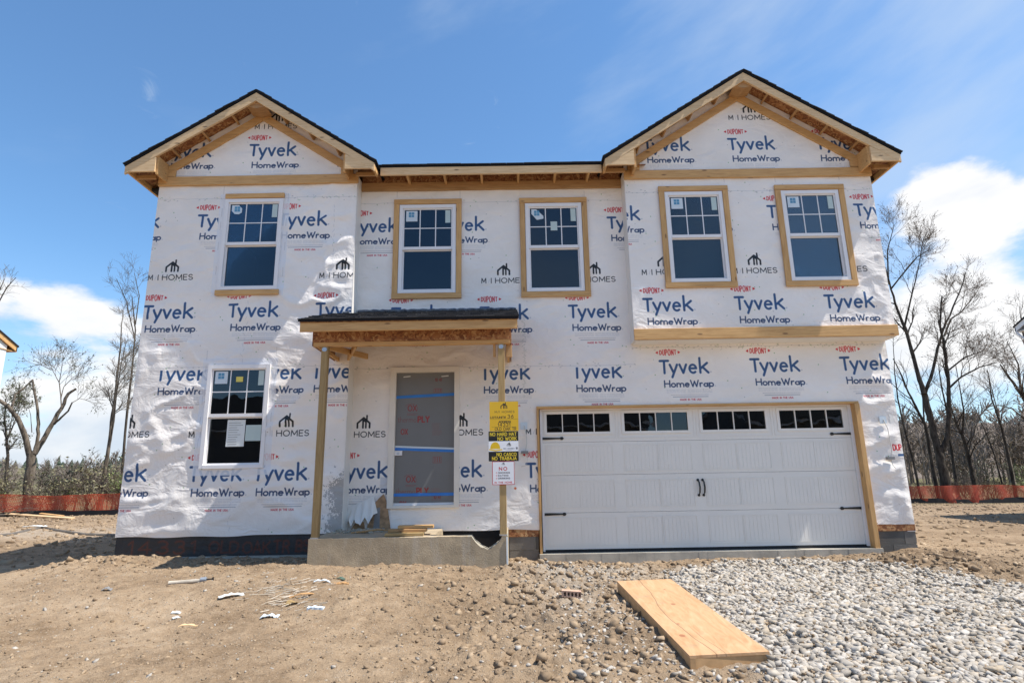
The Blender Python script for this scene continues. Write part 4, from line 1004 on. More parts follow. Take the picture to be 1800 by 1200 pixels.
proof('porch_deck', -2.785, XJ-.002, -1.60, YL-.008, 0, .014, M['osb']); proof('porch_deck', XJ-.0, .128, -1.60, -.012, 0, .014, M['osb'])
proof('porch_underlay', -2.80, .138, -1.63, YL-.012, .034, .030, M['felt']); proof('porch_underlay', XJ+.012, .138, YL-.0125, -.012, .034, .030, M['felt'])
m = MB()
for i in range(11):
    y0 = -1.645+i*.142; a = -2.805 if y0 < -.42 else XJ+.014
    while a < .142:
        b = min(.142, a+random.choice((.09, .13, .17, .2, .3))); t_ = random.choice((.012, .012, .024)); z0 = zr0+.036+(y0-yr0)*ps; y1 = min(y0+.18, -.014 if y0 > -.42 else YL-.014)
        q = (y1-y0)*ps
        if y1 > y0+.02: m.raw([(a, y0, z0), (b, y0, z0), (b, y0, z0+t_), (a, y0, z0+t_), (a, y1, z0+q), (b, y1, z0+q), (b, y1, z0+q+t_*.4), (a, y1, z0+q+t_*.4)],
              [(0, 1, 2, 3), (5, 4, 7, 6), (3, 2, 6, 7), (1, 5, 6, 2), (0, 3, 7, 4), (0, 4, 5, 1)])
        a = b+.003
m.ob('shingles', M['shingle'], house, kind='stuff')
# roll of roofing and torn wrap edge where the porch roof meets the wall
zt_ = zr0+.05+(-.03-yr0)*ps
M['rollfoil'] = simple('dull_grey_flashing', (.10, .12, .15), .45, .5, 22, .006, 30)
m = MB(); pts = [(x, -.028, zt_+.012+.006*math.sin(x*40)) for x in np.arange(XJ+.03, .13, .05)]; m.tube(pts, [.022+.008*abs(math.sin(p[0]*27)) for p in pts], 8); m.ob('wall_flashing', M['rollfoil'], house)
zt2 = zr0+.05+(YL-.03-yr0)*ps
m = MB(); pts = [(x, YL-.03, zt2+.010+.006*math.sin(x*40)) for x in np.arange(-2.78+.2, XJ-.02, .05)]; m.tube(pts, [.018+.008*abs(math.sin(p[0]*27)) for p in pts], 8); m.ob('wall_flashing', M['rollfoil'], house)
# framing under the porch roof
for px in (-2.63, -2.2, -1.6, -1.0, -.4, -.02): board('porch_rafter', (px, -1.27, 3.11), (px, -.32 if px < XJ+.03 else -.05, 3.11+(1.27-(.32 if px < XJ+.03 else .05))*ps*.98), .10, .036, M['brown'], house, face=(1, 0, 0))
board('porch_ceiling_joist', (-2.62, -1.28, 2.885), (-2.62, -.31, 2.885), .06, .036, M['lumber'], house, face=(1, 0, 0)); board('porch_ceiling_joist', (-.01, -1.28, 2.885), (-.01, -.02, 2.885), .06, .036, M['lumber'], house, face=(1, 0, 0))
board('porch_brace', (-2.50, -1.20, 2.88), (-2.18, -.30, 2.93), .036, .085, M['lumber'], house, face=(0, 0, 1)); board('porch_brace', (-2.15, -1.1, 2.93), (-2.45, -.36, 2.90), .036, .085, M['lumber'], house, face=(0, 0, 1))
board('ledger_board', (-2.44, -.03, 3.5), (.03, -.03, 3.5), .13, .036, M['brown'], house)
bx('porch_side_sheathing', (-2.681, -2.667, -1.358, YL-.008, 2.865, 3.16), M['osb'], house); bx('porch_side_sheathing', (.022, .036, -1.358, -.008, 2.865, 3.16), M['osb'], house)
board('post_block', (-.20, -1.245, 2.70), (-.20, -1.245, 2.86), .035, .085, M['lumber'], house); board('post_block', (-.0, -1.25, 2.69), (-.0, -1.25, 2.86), .085, .04, M['brown'], house)
board('slab_form_strip', (-.062, -1.37, -.1), (-.062, -1.37, .34), .022, .012, M['paper'], house)
# torn sheet curling off the wall beside the door
nu, nv = 40, 22; V = []; Fq = []
for j in range(nv):
    for i in range(nu):
        u, v = i/(nu-1), j/(nv-1)
        x = -2.44+.37*u; ztop = .70+.10*u+.05*u*u
        tooth = abs(((u*4.3+.2) % 1)-.5)*2; zbot = .40+.11*tooth+.06*u; zbot = .56+.2*(u-.8) if u > .88 else zbot
        z = ztop+(zbot-ztop)*v; y = -.016-.15*v*math.sin(math.pi*(.12+.80*u))-.022*math.sin(u*21+v*3)*v
        V.append((x-.03*v+.10*v*u*(u > .5), y, z))
for j in range(nv-1):
    for i in range(nu-1): Fq.append((j*nu+i, (j+1)*nu+i, (j+1)*nu+i+1, j*nu+i+1))
fl = ob('torn_wrap_flap', V, Fq, M['plainwrap'], house, smooth=True)
# stubs of wiring
def stub(x, ztop, zbox, col):
    bx('cable_patch', (x-.055, x+.05, -.022, -.014, ztop-.06, ztop+.05), M['stickerwhite'], house)
    m = MB(); m.tube([(x, -.025, ztop), (x+.03, -.05, ztop-.14), (x+.035, -.06, zbox+.12), (x+.01, -.05, zbox)], .0055, 6); m.ob('cable', M['cable'], house)
    if col: bx('cable_box', (x-.055, x+.055, -.075, -.02, zbox-.028, zbox+.012), M['greybox'], house)
stub(.215, 1.86, 1.46, True)
m = MB(); m.tube([(.235, -.05, 1.44), (.26, -.06, 1.38), (.24, -.055, 1.26), (.16, -.04, 1.24)], .0045, 6); m.ob('cable', M['cable'], house)
stub(5.78, 1.86, 1.28, True)
m = MB(); m.tube([(5.79, -.045, 1.25), (5.80, -.05, 1.17), (5.84, -.045, 1.12)], .0045, 6); m.ob('cable', M['cable'], house)

# ------------------------------------------------------------------ signs on the right porch post
def sign(name, x0, x1, z0, z1, paint, label, y=-1.357, ppm=520, rough=.4):
    c = Canvas(x0, x1, z0, z1, ppm, (1, 1, 1)); paint(c, x0, x1, z0, z1); mt = printed(name+'_print', c.image(name+'_print'), rough)
    xm = (x0+x1)/2
    o = ob(name, MB().box(x0, x1, y-.006, y, z0, z1).v, MB().box(x0, x1, y-.006, y, z0, z1).f, mt)
    uv_rect(o, (c.x0, c.z0, c.w/ppm, c.h/ppm)); o['label'] = label; o['category'] = 'sign'; return o
def p_yel(c, x0, x1, z0, z1):
    c.rect(x0-1, x1+1, z0-1, z1+1, srgb(222, 178, 38)); k = srgb(48, 40, 30); xm = (x0+x1)/2
    home_icon(c, xm, z1-.055, .085, None, k); c.strokes(text('M/I HOMES', x0+.07, z1-.15, .026, .004, .35, .26), srgb(90, 72, 40))
    c.strokes(text('LOT/UNIT#', x0+.012, z1-.222, .024, .0055, .2, .2), k); c.strokes(text('36', x0+.24, z1-.222, .045, .006, .3, .075), k); c.stroke([(x0+.01, z1-.235), (x1-.01, z1-.235)], .002, k)
    c.strokes(text('ADDRESS', x0+.12, z1-.282, .024, .006, .2, .16), k); c.strokes(text('14331', x0+.11, z1-.328, .04, .006, .3, .16), k); c.stroke([(x0+.03, z1-.336), (x1-.03, z1-.336)], .002, k)
    c.strokes(text('OLD OAK TR', x0+.07, z1-.38, .036, .0055, .25, .28), k)
def p_hat(c, x0, x1, z0, z1):
    K = srgb(22, 22, 22); Yl = srgb(235, 205, 50); h = z1-z0
    c.rect(x0-1, x1+1, z0-1, z1+1, K); c.rect(x0-1, x1+1, z0+.125, z1-.128, srgb(232, 234, 238))
    c.strokes(text('NO HARD HAT', x0+.02, z1-.058, .040, .0085, .26, .345), Yl); c.stroke([(x0+.015, z1-.066), (x1-.02, z1-.066)], .002, Yl)
    c.strokes(text('NO WORK', x0+.12, z1-.118, .040, .0085, .26, .245), Yl)
    c.strokes(text('NO CASCO', x0+.105, z0+.068, .038, .0085, .26, .255), Yl); c.stroke([(x0+.04, z0+.062), (x1-.02, z0+.062)], .002, Yl); c.strokes(text('NO TRABAJA', x0+.045, z0+.016, .038, .0085, .26, .315), Yl)
    hy = srgb(225, 185, 30)
    for k in range(24):
        a = k/23*math.pi; c.stroke([(x0+.085, z0+.165), (x0+.085+.058*math.cos(a), z0+.165+.075*math.sin(a))], .014, hy)
    c.stroke([(x0+.012, z0+.150), (x0+.09, z0+.136), (x0+.172, z0+.148)], .016, hy)
    home_icon(c, x0+.265, z0+.215, .05, None, K); c.strokes(text('M/I HOMES', x0+.195, z0+.152, .017, .003, .4, .14), srgb(80, 84, 92)); c.rect(x0+.355, x0+.38, z0+.15, z0+.178, srgb(120, 120, 125))
    c.stroke([(x0+.22, z0+.142), (x0+.30, z0+.142)], .003, srgb(120, 120, 125))
def p_no(c, x0, x1, z0, z1):
    Rd = srgb(190, 60, 66); c.rect(x0-1, x1+1, z0-1, z1+1, Rd); c.rect(x0+.007, x1-.007, z0+.007, z1-.007, srgb(228, 230, 234)); K = srgb(70, 72, 80)
    home_icon(c, (x0+x1)/2, z1-.03, .036, None, K); c.strokes(text('NO', x0+.09, z1-.115, .04, .0085, .45, .1), srgb(180, 40, 46))
    for k, s_ in enumerate(('SMOKING', 'EATING', 'DRINKING')):
        zz = z1-.155-k*.035; c.strokes(text(s_, x0+.08, zz, .018, .0045, .35, .145-.02*(k == 1)), K); c.stroke(A(x0+.056, zz+.009, .008, .008, 0, 360), .003, Rd)
    c.strokes(text('IN THE HOME', x0+.03, z0+.02, .018, .0045, .35, .225), Rd)
sign('lot_sign', -.272, .111, 1.672, 2.062, p_yel, 'yellow lot number sign with handwritten address, topmost of three on the right porch post')
sign('hard_hat_sign', -.286, .105, 1.283, 1.670, p_hat, 'black hard hat warning sign with yellow lettering, middle of three on the post')
sign('no_smoking_sign', -.242, .047, .984, 1.281, p_no, 'small white sign with red border and NO lettering, lowest of three on the porch post')

# ------------------------------------------------------------------ things on the porch and in the yard
def single(name, label, cat, v=None, f=None, mt=None, Mx=None, group=None, mb=None):
    o = ob(name, mb.v if mb else v, mb.f if mb else f, mt, None, Mx); o['label'] = label; o['category'] = cat
    if group: o['group'] = group
    return o
for i, (x0, x1, y, z, lb) in enumerate(((-1.63, -1.14, -1.22, .386, 'weathered short board at the bottom of the stack on the porch slab'), (-1.61, -1.12, -1.10, .424, 'brown short board in the middle of the stack on the porch slab'), (-1.50, -1.04, -1.02, .462, 'pale short board lying on top of the stack on the porch slab'))):
    o = board('lumber_board', (x0, y, z), (x1, y+.02, z), .19, .036, [M['treated'], M['brown'], M['lumber']][i], None, face=(0, 0, 1)); o['label'] = lb; o['category'] = 'board'
m = MB(); kitn = 0
scatter('mortar_rubble', RS.normal(-2.15, .16, 90), RS.uniform(-.75, -.2, 90), RS.uniform(.012, .04, 90), M['brokenconc'], KITS, .3, zfun=lambda x, y: np.full(len(x), .375), kind='stuff', label='grey crumbled mortar heaped on the back left of the porch slab', category='rubble')
m = MB(); m.tube([(-2.2, -.72, .375), (-2.0, -.78, .395), (-1.85, -.70, .41), (-1.72, -.60, .39)], [.012, .014, .013, .01], 7); single('root_strip', 'curved brown strip lying across the mortar rubble on the porch', 'scrap', mb=m, mt=M['brown'])

# wooden platform
pf = empty('wooden_platform', (1.45, -3.6, -.22), 'long box of pale plywood lying on the dirt at the edge of the gravel', 'platform')
A0, B0, C0, E0 = Vector((1.13, -2.42, -.045)), Vector((1.735, -2.33, -.045)), Vector((1.845, -4.62, -.20)), Vector((1.248, -4.69, -.20))
def ply_mat():
    m, t, p = mat('plywood_sheet'); v = coords(t, 'Object', (6, 1.1, 6), False); g = t.noise(v, 2.4, 6, .62, 1.6); b = t.noise(coords(t, 'Object', (1, 1, 1), False), 3, 4)
    col = t.ramp(g, [(.3, (.42, .235, .11)), (.5, (.50, .30, .155)), (.7, (.57, .365, .205))]); col = t.mix(t.smooth(b, .5, .75, 0, .35), col, (.55, .33, .17))
    sx = t.add('ShaderNodeSeparateXYZ', i_0=t.add('ShaderNodeTexCoord').outputs['Object'])
    wob = t.noise(coords(t, 'Object', (.0, .9, 0), False), .8, 2, .3)
    for off, wd in ((1.40, .0035), (1.47, .002)):
        dd = t.math('ABSOLUTE', t.math('SUBTRACT', sx.outputs[0], t.math('ADD', off-.02, t.math('MULTIPLY', t.math('SUBTRACT', wob, .5), .5))))
        msk = t.smooth(dd, wd+.002, wd*.6)
        if off > 1.45: msk = t.math('MULTIPLY', msk, t.smooth(sx.outputs[1], -4.1, -4.3))
        col = t.mix(t.math('MULTIPLY', msk, .85), col, (.16, .08, .04))
    for kx, ky, kr in ((1.32, -4.25, .020), (1.49, -3.35, .018), (1.37, -3.95, .010), (1.55, -2.8, .009)):
        dx = t.math('SUBTRACT', sx.outputs[0], kx); dy = t.math('MULTIPLY', t.math('SUBTRACT', sx.outputs[1], ky), .7)
        dd = t.math('SQRT', t.math('ADD', t.math('MULTIPLY', dx, dx), t.math('MULTIPLY', dy, dy)))
        col = t.mix(t.smooth(dd, kr+.006, kr, 0, .85), col, (.30, .11, .05))
    dn_ = t.noise(coords(t, 'Object', (1, 1, 1), False), 7, 6, .7); col = t.mix(t.smooth(dn_, .54, .72, 0, .45), col, (.30, .22, .15))
    setp(t, p, Base_Color=col, Roughness=.6); bump(t, p, g, .0015); return m
M['ply'] = ply_mat()
dn = Vector((0, 0, -.019))
ob('plywood_top', [A0, E0, C0, B0, A0+dn, E0+dn, C0+dn, B0+dn], [(0, 1, 2, 3), (7, 6, 5, 4), (0, 4, 5, 1), (1, 5, 6, 2), (2, 6, 7, 3), (3, 7, 4, 0)], M['ply'], pf)
def rail(a, b, off):
    n_ = Vector(off); z1 = Vector((0, 0, -.020)); z2 = Vector((0, 0, -.104))
    v = [a+z1, b+z1, b+z2, a+z2]; v += [q+n_ for q in v]
    m = MB().raw(v, [(0, 3, 2, 1), (4, 5, 6, 7), (0, 1, 5, 4), (1, 2, 6, 5), (2, 3, 7, 6), (3, 0, 4, 7)]); return m.ob('side_rail', M['lumberface'], pf)
M['lumberface'] = simple('edge_lumber', (.50, .31, .15), .65, .16, 9, .001)
rail(A0+Vector((.002, 0, 0)), E0+Vector((.002, .002, 0)), (.038, 0, 0)); rail(E0+Vector((.04, .004, 0)), C0+Vector((-.04, .004, 0)), (0, .038, 0)); rail(C0+Vector((-.002, .002, 0)), B0+Vector((-.002, 0, 0)), (-.038, 0, 0)); rail(B0+Vector((-.04, -.004, 0)), A0+Vector((.04, -.004, 0)), (0, -.038, 0))

# brick with five holes
M['brick'] = simple('fired_brick', (.50, .33, .24), .85, .2, 30, .003, 90)
def brick():
    L, H, Dp = .20, .062, .092; nxh = 5; v = []; f = []
    m = MB(); hx = [(-L/2+.025+i*.0375) for i in range(5)]
    m.box(-L/2, L/2, 0, Dp, 0, .012); m.box(-L/2, L/2, 0, Dp, H-.012, H)
    e = -L/2
    for q in hx: m.box(e, q-.009+.009, 0, Dp, .012, H-.012); e = q+.021
    m.box(e, L/2, 0, Dp, .012, H-.012); m.box(-L/2+.002, L/2-.002, Dp*.6, Dp-.002, .011, H-.011)
    return m
bz = float(GH(np.array([.62]), np.array([-2.62]))[0])
single('brick', 'reddish brick with a row of holes lying left of the wooden platform', 'brick', mb=brick(), mt=M['brick'], Mx=Matrix.Translation((.60, -2.74, bz+.035)) @ Matrix.Rotation(-.12, 4, 'Z') @ Matrix.Rotation(.06, 4, 'Y'))

def gz(x, y): return float(GH(np.array([float(x)]), np.array([float(y)]))[0])
def ground_xy(px, py, z):
    a = (px-900)/F_; b = (py-600)/F_; u = a*math.cos(R_)+b*math.sin(R_); v = -a*math.sin(R_)+b*math.cos(R_)
    d = right*u+Vector((sy_*cp, cy*cp, sp_))-up*v; t = (z-H_)/d.z; return t*d.x, -D_+t*d.y
def onground(px, py):
    z = -.1
    for _ in range(6): x, y = ground_xy(px, py, z); z = gz(x, y)
    return x, y, z
# larger rocks and clods one can tell apart
def big_rock(px, py, s, mt, label, cat='rock', group=None, name='rock', seed=0):
    x, y, z = onground(px, py); kv, kf = rock_kit(1, 13, 100+seed, .6)[0]
    o = ob(name, kv*s*.62, kf, mt, None, Matrix.Translation((x, y, z+s*.25)) @ Matrix.Rotation(seed*1.7, 4, 'Z')); o['label'] = label; o['category'] = cat
    if group: o['group'] = group
    at = o.data.attributes.new('tone', 'FLOAT', 'POINT'); at.data.foreach_set('value', np.full(len(kv), .25+.5*random.random(), np.float32)); return o
big_rock(970, 1018, .075, M['crumb'], 'brown clod below the gap between porch slab and garage slab', seed=1)
big_rock(978, 1085, .055, M['crumb'], 'dark clod on the dirt below the brick', seed=2)
big_rock(835, 1075, .05, M['crumb'], 'flattish clod in the middle of the yard', seed=3)
big_rock(640, 1012, .04, M['crumb'], 'small clod near the foot of the porch slab', seed=4)
big_rock(1022, 1188, .09, M['gravel'], 'pale block of stone at the bottom edge left of the platform', seed=5)
big_rock(1490, 1172, .085, M['gravel'], 'large grey tilted stone in the gravel at the bottom edge', seed=6)
big_rock(1426, 975, .055, M['gravel'], 'whitish stone against the garage slab', seed=7)
big_rock(1650, 983, .11, M['crumb'], 'large brown clod right of the house corner', seed=8)
big_rock(1590, 990, .12, M['crumb'], 'broken dark clod at the foot of the right corner blocks', seed=9)
big_rock(1520, 988, .06, M['gravel'], 'flat grey stone between the gravel and the garage slab', seed=10)
big_rock(153, 1066, .035, M['gravel'], 'pale pebble in the left part of the yard', seed=11)
big_rock(1590, 1130, .07, M['gravel'], 'brownish stone half sunk in the right part of the gravel', seed=12)
big_rock(1562, 992, .10, M['crumb'], 'tan clod left of the corner blocks clod pile', seed=13)
big_rock(1700, 1008, .07, M['crumb'], 'brown clod at the upper right edge of the gravel', seed=14)
big_rock(955, 1160, .06, M['crumb'], 'clod near the bottom edge left of the pale stone block', seed=15)

# litter
M['paper2'] = simple('dusty_offcuts', (.50, .44, .36), .8, .35, 3, 0)
x, y, z = onground(340, 1025)
tb = empty('caulk_tube', (x, y, z+.03), 'grey white caulk tube lying in the dirt in front of the left wing', 'tube', rz=.25)
m = MB(); m.tube([(x-.26, y-.02, z+.012), (x+.06, y+.03, z+.025)], .022, 10); m.ob('barrel', M['paper2'], tb)
m = MB(); m.tube([(x+.06, y+.03, z+.035), (x+.12, y+.04, z+.036)], .0245, 10); m.ob('label_band', simple('tube_blue_grey', (.25, .28, .32), .4, .1, 5, 0), tb)
m = MB(); m.tube([(x+.12, y+.04, z+.036), (x+.17, y+.048, z+.037), (x+.19, y+.05, z+.04)], [.008, .007, .022], 8); m.ob('plunger', M['black'], tb)
def scrap(px, py, L, wd, ang, mt, label, cat='scrap', name='scrap', th=.006, curl=.03, seg=6, jag=.25):
    x, y, z = onground(px, py); r = random.Random(px*7+py); V = []; L *= .78; curl *= .6; z -= .008; seg = 9
    ca, sa = math.cos(ang), math.sin(ang)
    for i in range(seg+1):
        t = i/seg; h_ = z+.012+curl*math.sin(t*math.pi*1.1)+r.uniform(0, .008)
        for s_ in (-1, 1):
            w_ = wd/2*(1-jag*r.random())*s_; X_ = (t-.5)*L
            V.append((x+X_*ca-w_*sa, y+X_*sa+w_*ca, h_+(.012*r.random() if s_ > 0 else 0)))
    n_ = len(V); V += [(a, b, c_-th) for a, b, c_ in V]; Fq = []
    for i in range(seg):
        a = 2*i; Fq += [(a, a+2, a+3, a+1), (n_+a, n_+a+1, n_+a+3, n_+a+2), (a, n_+a, n_+a+2, a+2), (a+1, a+3, n_+a+3, n_+a+1)]
    Fq += [(0, 1, n_+1, n_), (2*seg, n_+2*seg, n_+2*seg+1, 2*seg+1)]
    o = ob(name, V, Fq, mt); o['label'] = label; o['category'] = cat; return o
scrap(408, 1063, .34, .07, .55, M['paper'], 'curved white strip of torn plastic lying in front of the left wing', name='plastic_strip', curl=.03)
scrap(477, 1050, .20, .10, .1, M['stickerwhite'], 'crumpled white piece below the wood splinter pile', name='paper_scrap', curl=.025, jag=.7)
scrap(556, 1052, .20, .06, -.1, M['stickerwhite'], 'thick pale offcut right of the crumpled white piece', name='offcut', th=.03, curl=.005)
scrap(312, 1052, .10, .05, .2, M['paper'], 'small white flake left of the curved plastic strip', name='paper_scrap', curl=.01)
scrap(188, 1034, .12, .08, .3, M['greybox'], 'dark grey lump of plastic at the left of the yard', name='plastic_lump', curl=.03, jag=.7)
scrap(540, 1030, .42, .035, .32, M['brown'], 'bent brown strip running across the splinter pile', name='bent_strip', curl=.05)
scrap(515, 1036, .16, .10, .9, M['treated'], 'tan torn piece at the middle of the splinter pile', name='cardboard_scrap', curl=.04, jag=.5)
scrap(566, 1024, .22, .03, .15, M['stickerwhite'], 'pale grey bent stick at the right of the splinter pile', name='bent_strip', curl=.03)
scrap(598, 1018, .14, .05, -.4, simple('dark_green_plastic', (.07, .12, .09), .5, .2, 9, 0), 'dark green scrap at the right end of the splinter pile', name='plastic_scrap', curl=.02)
scrap(600, 1026, .20, .05, .3, M['brown'], 'reddish brown wedge right of the splinter pile', name='wood_wedge', curl=.01, th=.02)
scrap(755, 992, .13, .08, .2, M['stickerwhite'], 'shiny grey plastic crumpled at the foot of the porch slab', name='plastic_scrap', curl=.03, jag=.6)
scrap(310, 1090, .09, .04, .7, M['paper'], 'tiny white shred in the lower left of the yard', name='paper_scrap', curl=.01)
scrap(330, 1102, .20, .015, .35, M['pale'], 'thin twig like sliver in the lower left of the yard', name='wood_sliver', curl=.02)
m = MB()
for _ in range(130):
    px = random.gauss(505, 38); py = random.gauss(1028, 7); x, y, z = onground(px, py); a = random.gauss(.3, .5); L = random.uniform(.02, .13)
    m.tube([(x-L/2*math.cos(a), y-L/2*math.sin(a), z+.006), (x+L/2*math.cos(a), y+L/2*math.sin(a), z+.006+random.uniform(0, .02))], random.uniform(.0015, .004), 4)
o = m.ob('wood_splinters', M['paper2']); o['kind'] = 'stuff'; o['label'] = 'pile of pale wood splinters and shavings in front of the porch'; o['category'] = 'debris'

# ------------------------------------------------------------------ background: fences, neighbours, trees
def net_mat():
    m, t, p = mat('orange_netting'); n = t.noise(coords(t, 'Object', (1, 1, 1), False), 1.2, 4)
    setp(t, p, Base_Color=t.mix(n, (.36, .038, .02), (.55, .095, .035)), Roughness=.5); return m
M['net'] = net_mat()
def bark(name, c1, c2):
    m, t, p = mat(name); v = coords(t, 'Object', (1, 1, .25)); n = t.noise(v, 7, 5, .65)
    setp(t, p, Base_Color=t.mix(t.smooth(n, .35, .65), c1, c2), Roughness=.95, Specular_IOR_Level=.15); bump(t, p, n, .03); return m
M['bark'] = bark('dark_bark', (.035, .028, .022), (.095, .078, .062)); M['barkpale'] = bark('pale_bark', (.075, .06, .046), (.19, .155, .12))
def net_fence(x0, x1, yf, ztop, zbot, label, seed):
    f = empty('safety_fence', ((x0+x1)/2, yf(x0), zbot(x0)), label, 'fence')
    st = .065; nx_ = int((x1-x0)/st); nz = 16; r = .0105
    def P(i, j):
        x = x0+i*st; t = j/nz; sag = .10*(vn(np.array([x*.45]), np.array([0.]), seed)[0]-.3)
        zt, zb = ztop(x)-sag, zbot(x); y = yf(x)+.16*(vn(np.array([x*1.5]), np.array([t*1.3]), seed+1)[0]-.5)+.05*math.sin(x*5+t*2)
        xx_ = x+.06*math.sin(t*3+x)
        return (xx_, y, zb+(zt-zb)*t)
    PT = [[P(i, j) for j in range(nz+1)] for i in range(nx_+1)]; V = []; Fq = []
    for i in range(nx_+1):
        for j in range(nz):
            a, b = PT[i][j], PT[i][j+1]; k = len(V); V += [(a[0]-r, a[1], a[2]), (a[0]+r, a[1], a[2]), (b[0]+r, b[1], b[2]), (b[0]-r, b[1], b[2])]; Fq.append((k, k+1, k+2, k+3))
    for i in range(nx_):
        for j in range(nz+1):
            a, b = PT[i][j], PT[i+1][j]; k = len(V); q = r*(1.6 if j in (0, nz) else 1.15); V += [(a[0], a[1]-.003, a[2]-q), (b[0], b[1]-.003, b[2]-q), (b[0], b[1]-.003, b[2]+q), (a[0], a[1]-.003, a[2]+q)]; Fq.append((k, k+1, k+2, k+3))
    ob('netting', V, Fq, M['net'], f, kind='stuff')
    x = x0+.4
    while x < x1:
        board('stake', (x, yf(x)+.12, zbot(x)-.2), (x+.03, yf(x)+.14, ztop(x)+.05), .035, .03, M['barkpale'], f); x += 2.3
    V = []; Fq = []; n_ = int((x1-x0)/.25)
    for i in range(n_+1):
        x = x0+i*.25; zb = zbot(x); w_ = .16+.12*vn(np.array([x*.8]), np.array([2.]), seed)[0]; V += [(x, yf(x)-.12, zb-.06), (x, yf(x)-.06, zb+w_)]
    for i in range(n_): Fq.append((2*i, 2*i+2, 2*i+3, 2*i+1))
    ob('silt_fabric', V, Fq, M['felt'], f)
net_fence(-27, -12, lambda x: 18+.02*x, lambda x: .80, lambda x: -.10+.0*x, 'sagging orange mesh safety fence with black fabric at its foot, left of the house', 3)
net_fence(13, 33, lambda x: 22+.0*x, lambda x: .41, lambda x: -.44, 'orange mesh safety fence in front of the bare trees, right of the house', 9)

# neighbours, only their near corners reach the picture
def siding(name, c):
    return simple(name, c, .6, .05, 3, 0)
M['sid'] = siding('grey_siding', (.16, .15, .145)); M['wtrim'] = simple('white_trim', (.75, .75, .76), .5, .03, 4, 0)
def neighbour(parent, xs, sg, xfar, zb, trim, wallm, ze=5.98, y0=-.3, yb=11.0, oh=.36, sl=.42, rk=.22):
    """side gabled house; xs = x of the near gable end, sg = +1 if its body lies towards +x"""
    a, b = sorted((xs, xfar)); yr = (y0+yb)/2; zr = ze+sl*(yr-y0+oh)
    bx('wall', (a, b, y0, yb, zb, ze-.06), wallm, parent)
    V = [(xs+sg*.01, y0, ze-.06), (xs+sg*.01, yb, ze-.06), (xs+sg*.01, yr, zr-.2), (xs+sg*.2, y0, ze-.06), (xs+sg*.2, yb, ze-.06), (xs+sg*.2, yr, zr-.2)]
    ob('gable_wall', V, [(0, 1, 2), (5, 4, 3), (0, 3, 4, 1), (1, 4, 5, 2), (2, 5, 3, 0)], wallm, parent)
    xo = xs-sg*rk; xa, xb_ = sorted((xo, xfar))
    for s_, ye in ((-1, y0-oh), (1, yb+oh)):
        c0_, c1_ = sorted((xo+sg*.041, xs+sg*.3))
        def sb(nm, dz, th, x0, x1, mt, e=0.):
            v = [(x0, yr, zr-dz), (x1, yr, zr-dz), (x1, ye+s_*e, ze-dz-sl*e), (x0, ye+s_*e, ze-dz-sl*e)]; v += [(p, q, r_-th) for p, q, r_ in v]
            ob(nm, v, [(0, 1, 2, 3), (7, 6, 5, 4), (0, 4, 5, 1), (1, 5, 6, 2), (2, 6, 7, 3), (3, 7, 4, 0)], mt, parent)
        sb('roof_deck', .0505, .02, c0_, c1_, M['osb'] if trim is M['lumber'] else trim)
        sb('roof', 0, .05, xa-.03*(sg > 0), xb_+.03*(sg < 0), M['shingle'], .03)
        c0, c1 = sorted((xo, xo+sg*.04)); sb('barge_board', .052, .17, c0, c1, trim)
        bx('eave_fascia', (xa, xb_, min(ye, ye-s_*.04), max(ye, ye-s_*.04), ze-.24, ze-.06), trim, parent)
        c0, c1 = sorted((xo+sg*.041, xs-sg*.002)); d0, d1 = sorted((ye-s_*.041, (yb if s_ > 0 else y0)-s_*.6)); bx('soffit', (c0, c1, d0, d1, ze-.235, ze-.215), trim, parent)
        bx('soffit', (a, b, *sorted((ye-s_*.041, (yb if s_ > 0 else y0)+s_*.002)), ze-.235, ze-.215), trim, parent)
nl = empty('house', (-22, 5, -.2), 'neighbouring house wrapped in white sheeting, cut off by the left edge of the picture', 'house')
neighbour(nl, -17.40, -1, -29, -.3, M['lumber'], M['plainwrap'], rk=.07)
c = Canvas(6.5, 10.9, 1.0, 5.4, 120, WRAP)
for q in ((7.0, 4.75), (8.43, 4.75), (9.86, 4.75), (7.7, 3.0), (9.13, 3.0), (10.56, 3.0)): wrap_logo(c, *q)
o = bx('house_wrap', (-17.398, -17.38, 6.6, 10.9, 1.0, 5.4), printed('printed_wrap_neighbour', c.image('neighbour_print'), .45), nl)
uv_rect(o, (c.x0, c.z0, c.w/120, c.h/120), (1, 2)); uvl = o.data.uv_layers[0].data
for d_ in uvl: d_.uv = (1-d_.uv[0], d_.uv[1])
nr = empty('house', (24, 5, -.4), 'grey sided neighbouring house with white fascia, cut off by the right edge of the picture', 'house')
neighbour(nr, 18.25, 1, 30, -.5, M['wtrim'], M['sid'], ze=6.12)
for k in range(34):
    z0 = -.45+k*.19; ob('siding_board', [(18.24, -.3, z0), (18.24, 10.9, z0), (18.225, 10.9, z0+.012), (18.225, -.3, z0+.012), (18.245, -.3, z0+.19), (18.245, 10.9, z0+.19)], [(0, 1, 2, 3), (3, 2, 5, 4)], M['sid'], nr)
bx('corner_trim', (18.20, 18.32, 10.90, 11.02, -.4, 5.85), M['wtrim'], nr)
m = MB(); m.tube([(18.0, 11.28, 5.85), (18.05, 11.2, 5.7), (18.16, 11.05, 5.5), (18.16, 11.05, 0)], .045, 6); m.ob('downspout', M['wtrim'], nr)

for xa_, xb_2, lb in ((-31, -14, 'left'), (-5, 11.3, 'middle'), (18.5, 31, 'right')):
    e = empty('house', ((xa_+xb_2)/2, -44, -.4), lb+' one of the houses across the street, showing only as dark reflections in window glass', 'house')
    neighbour(e, xa_, 1, xb_2, -1.2, M['wtrim'], M['sid'], ze=5.4, y0=-50, yb=-38, sl=.5)
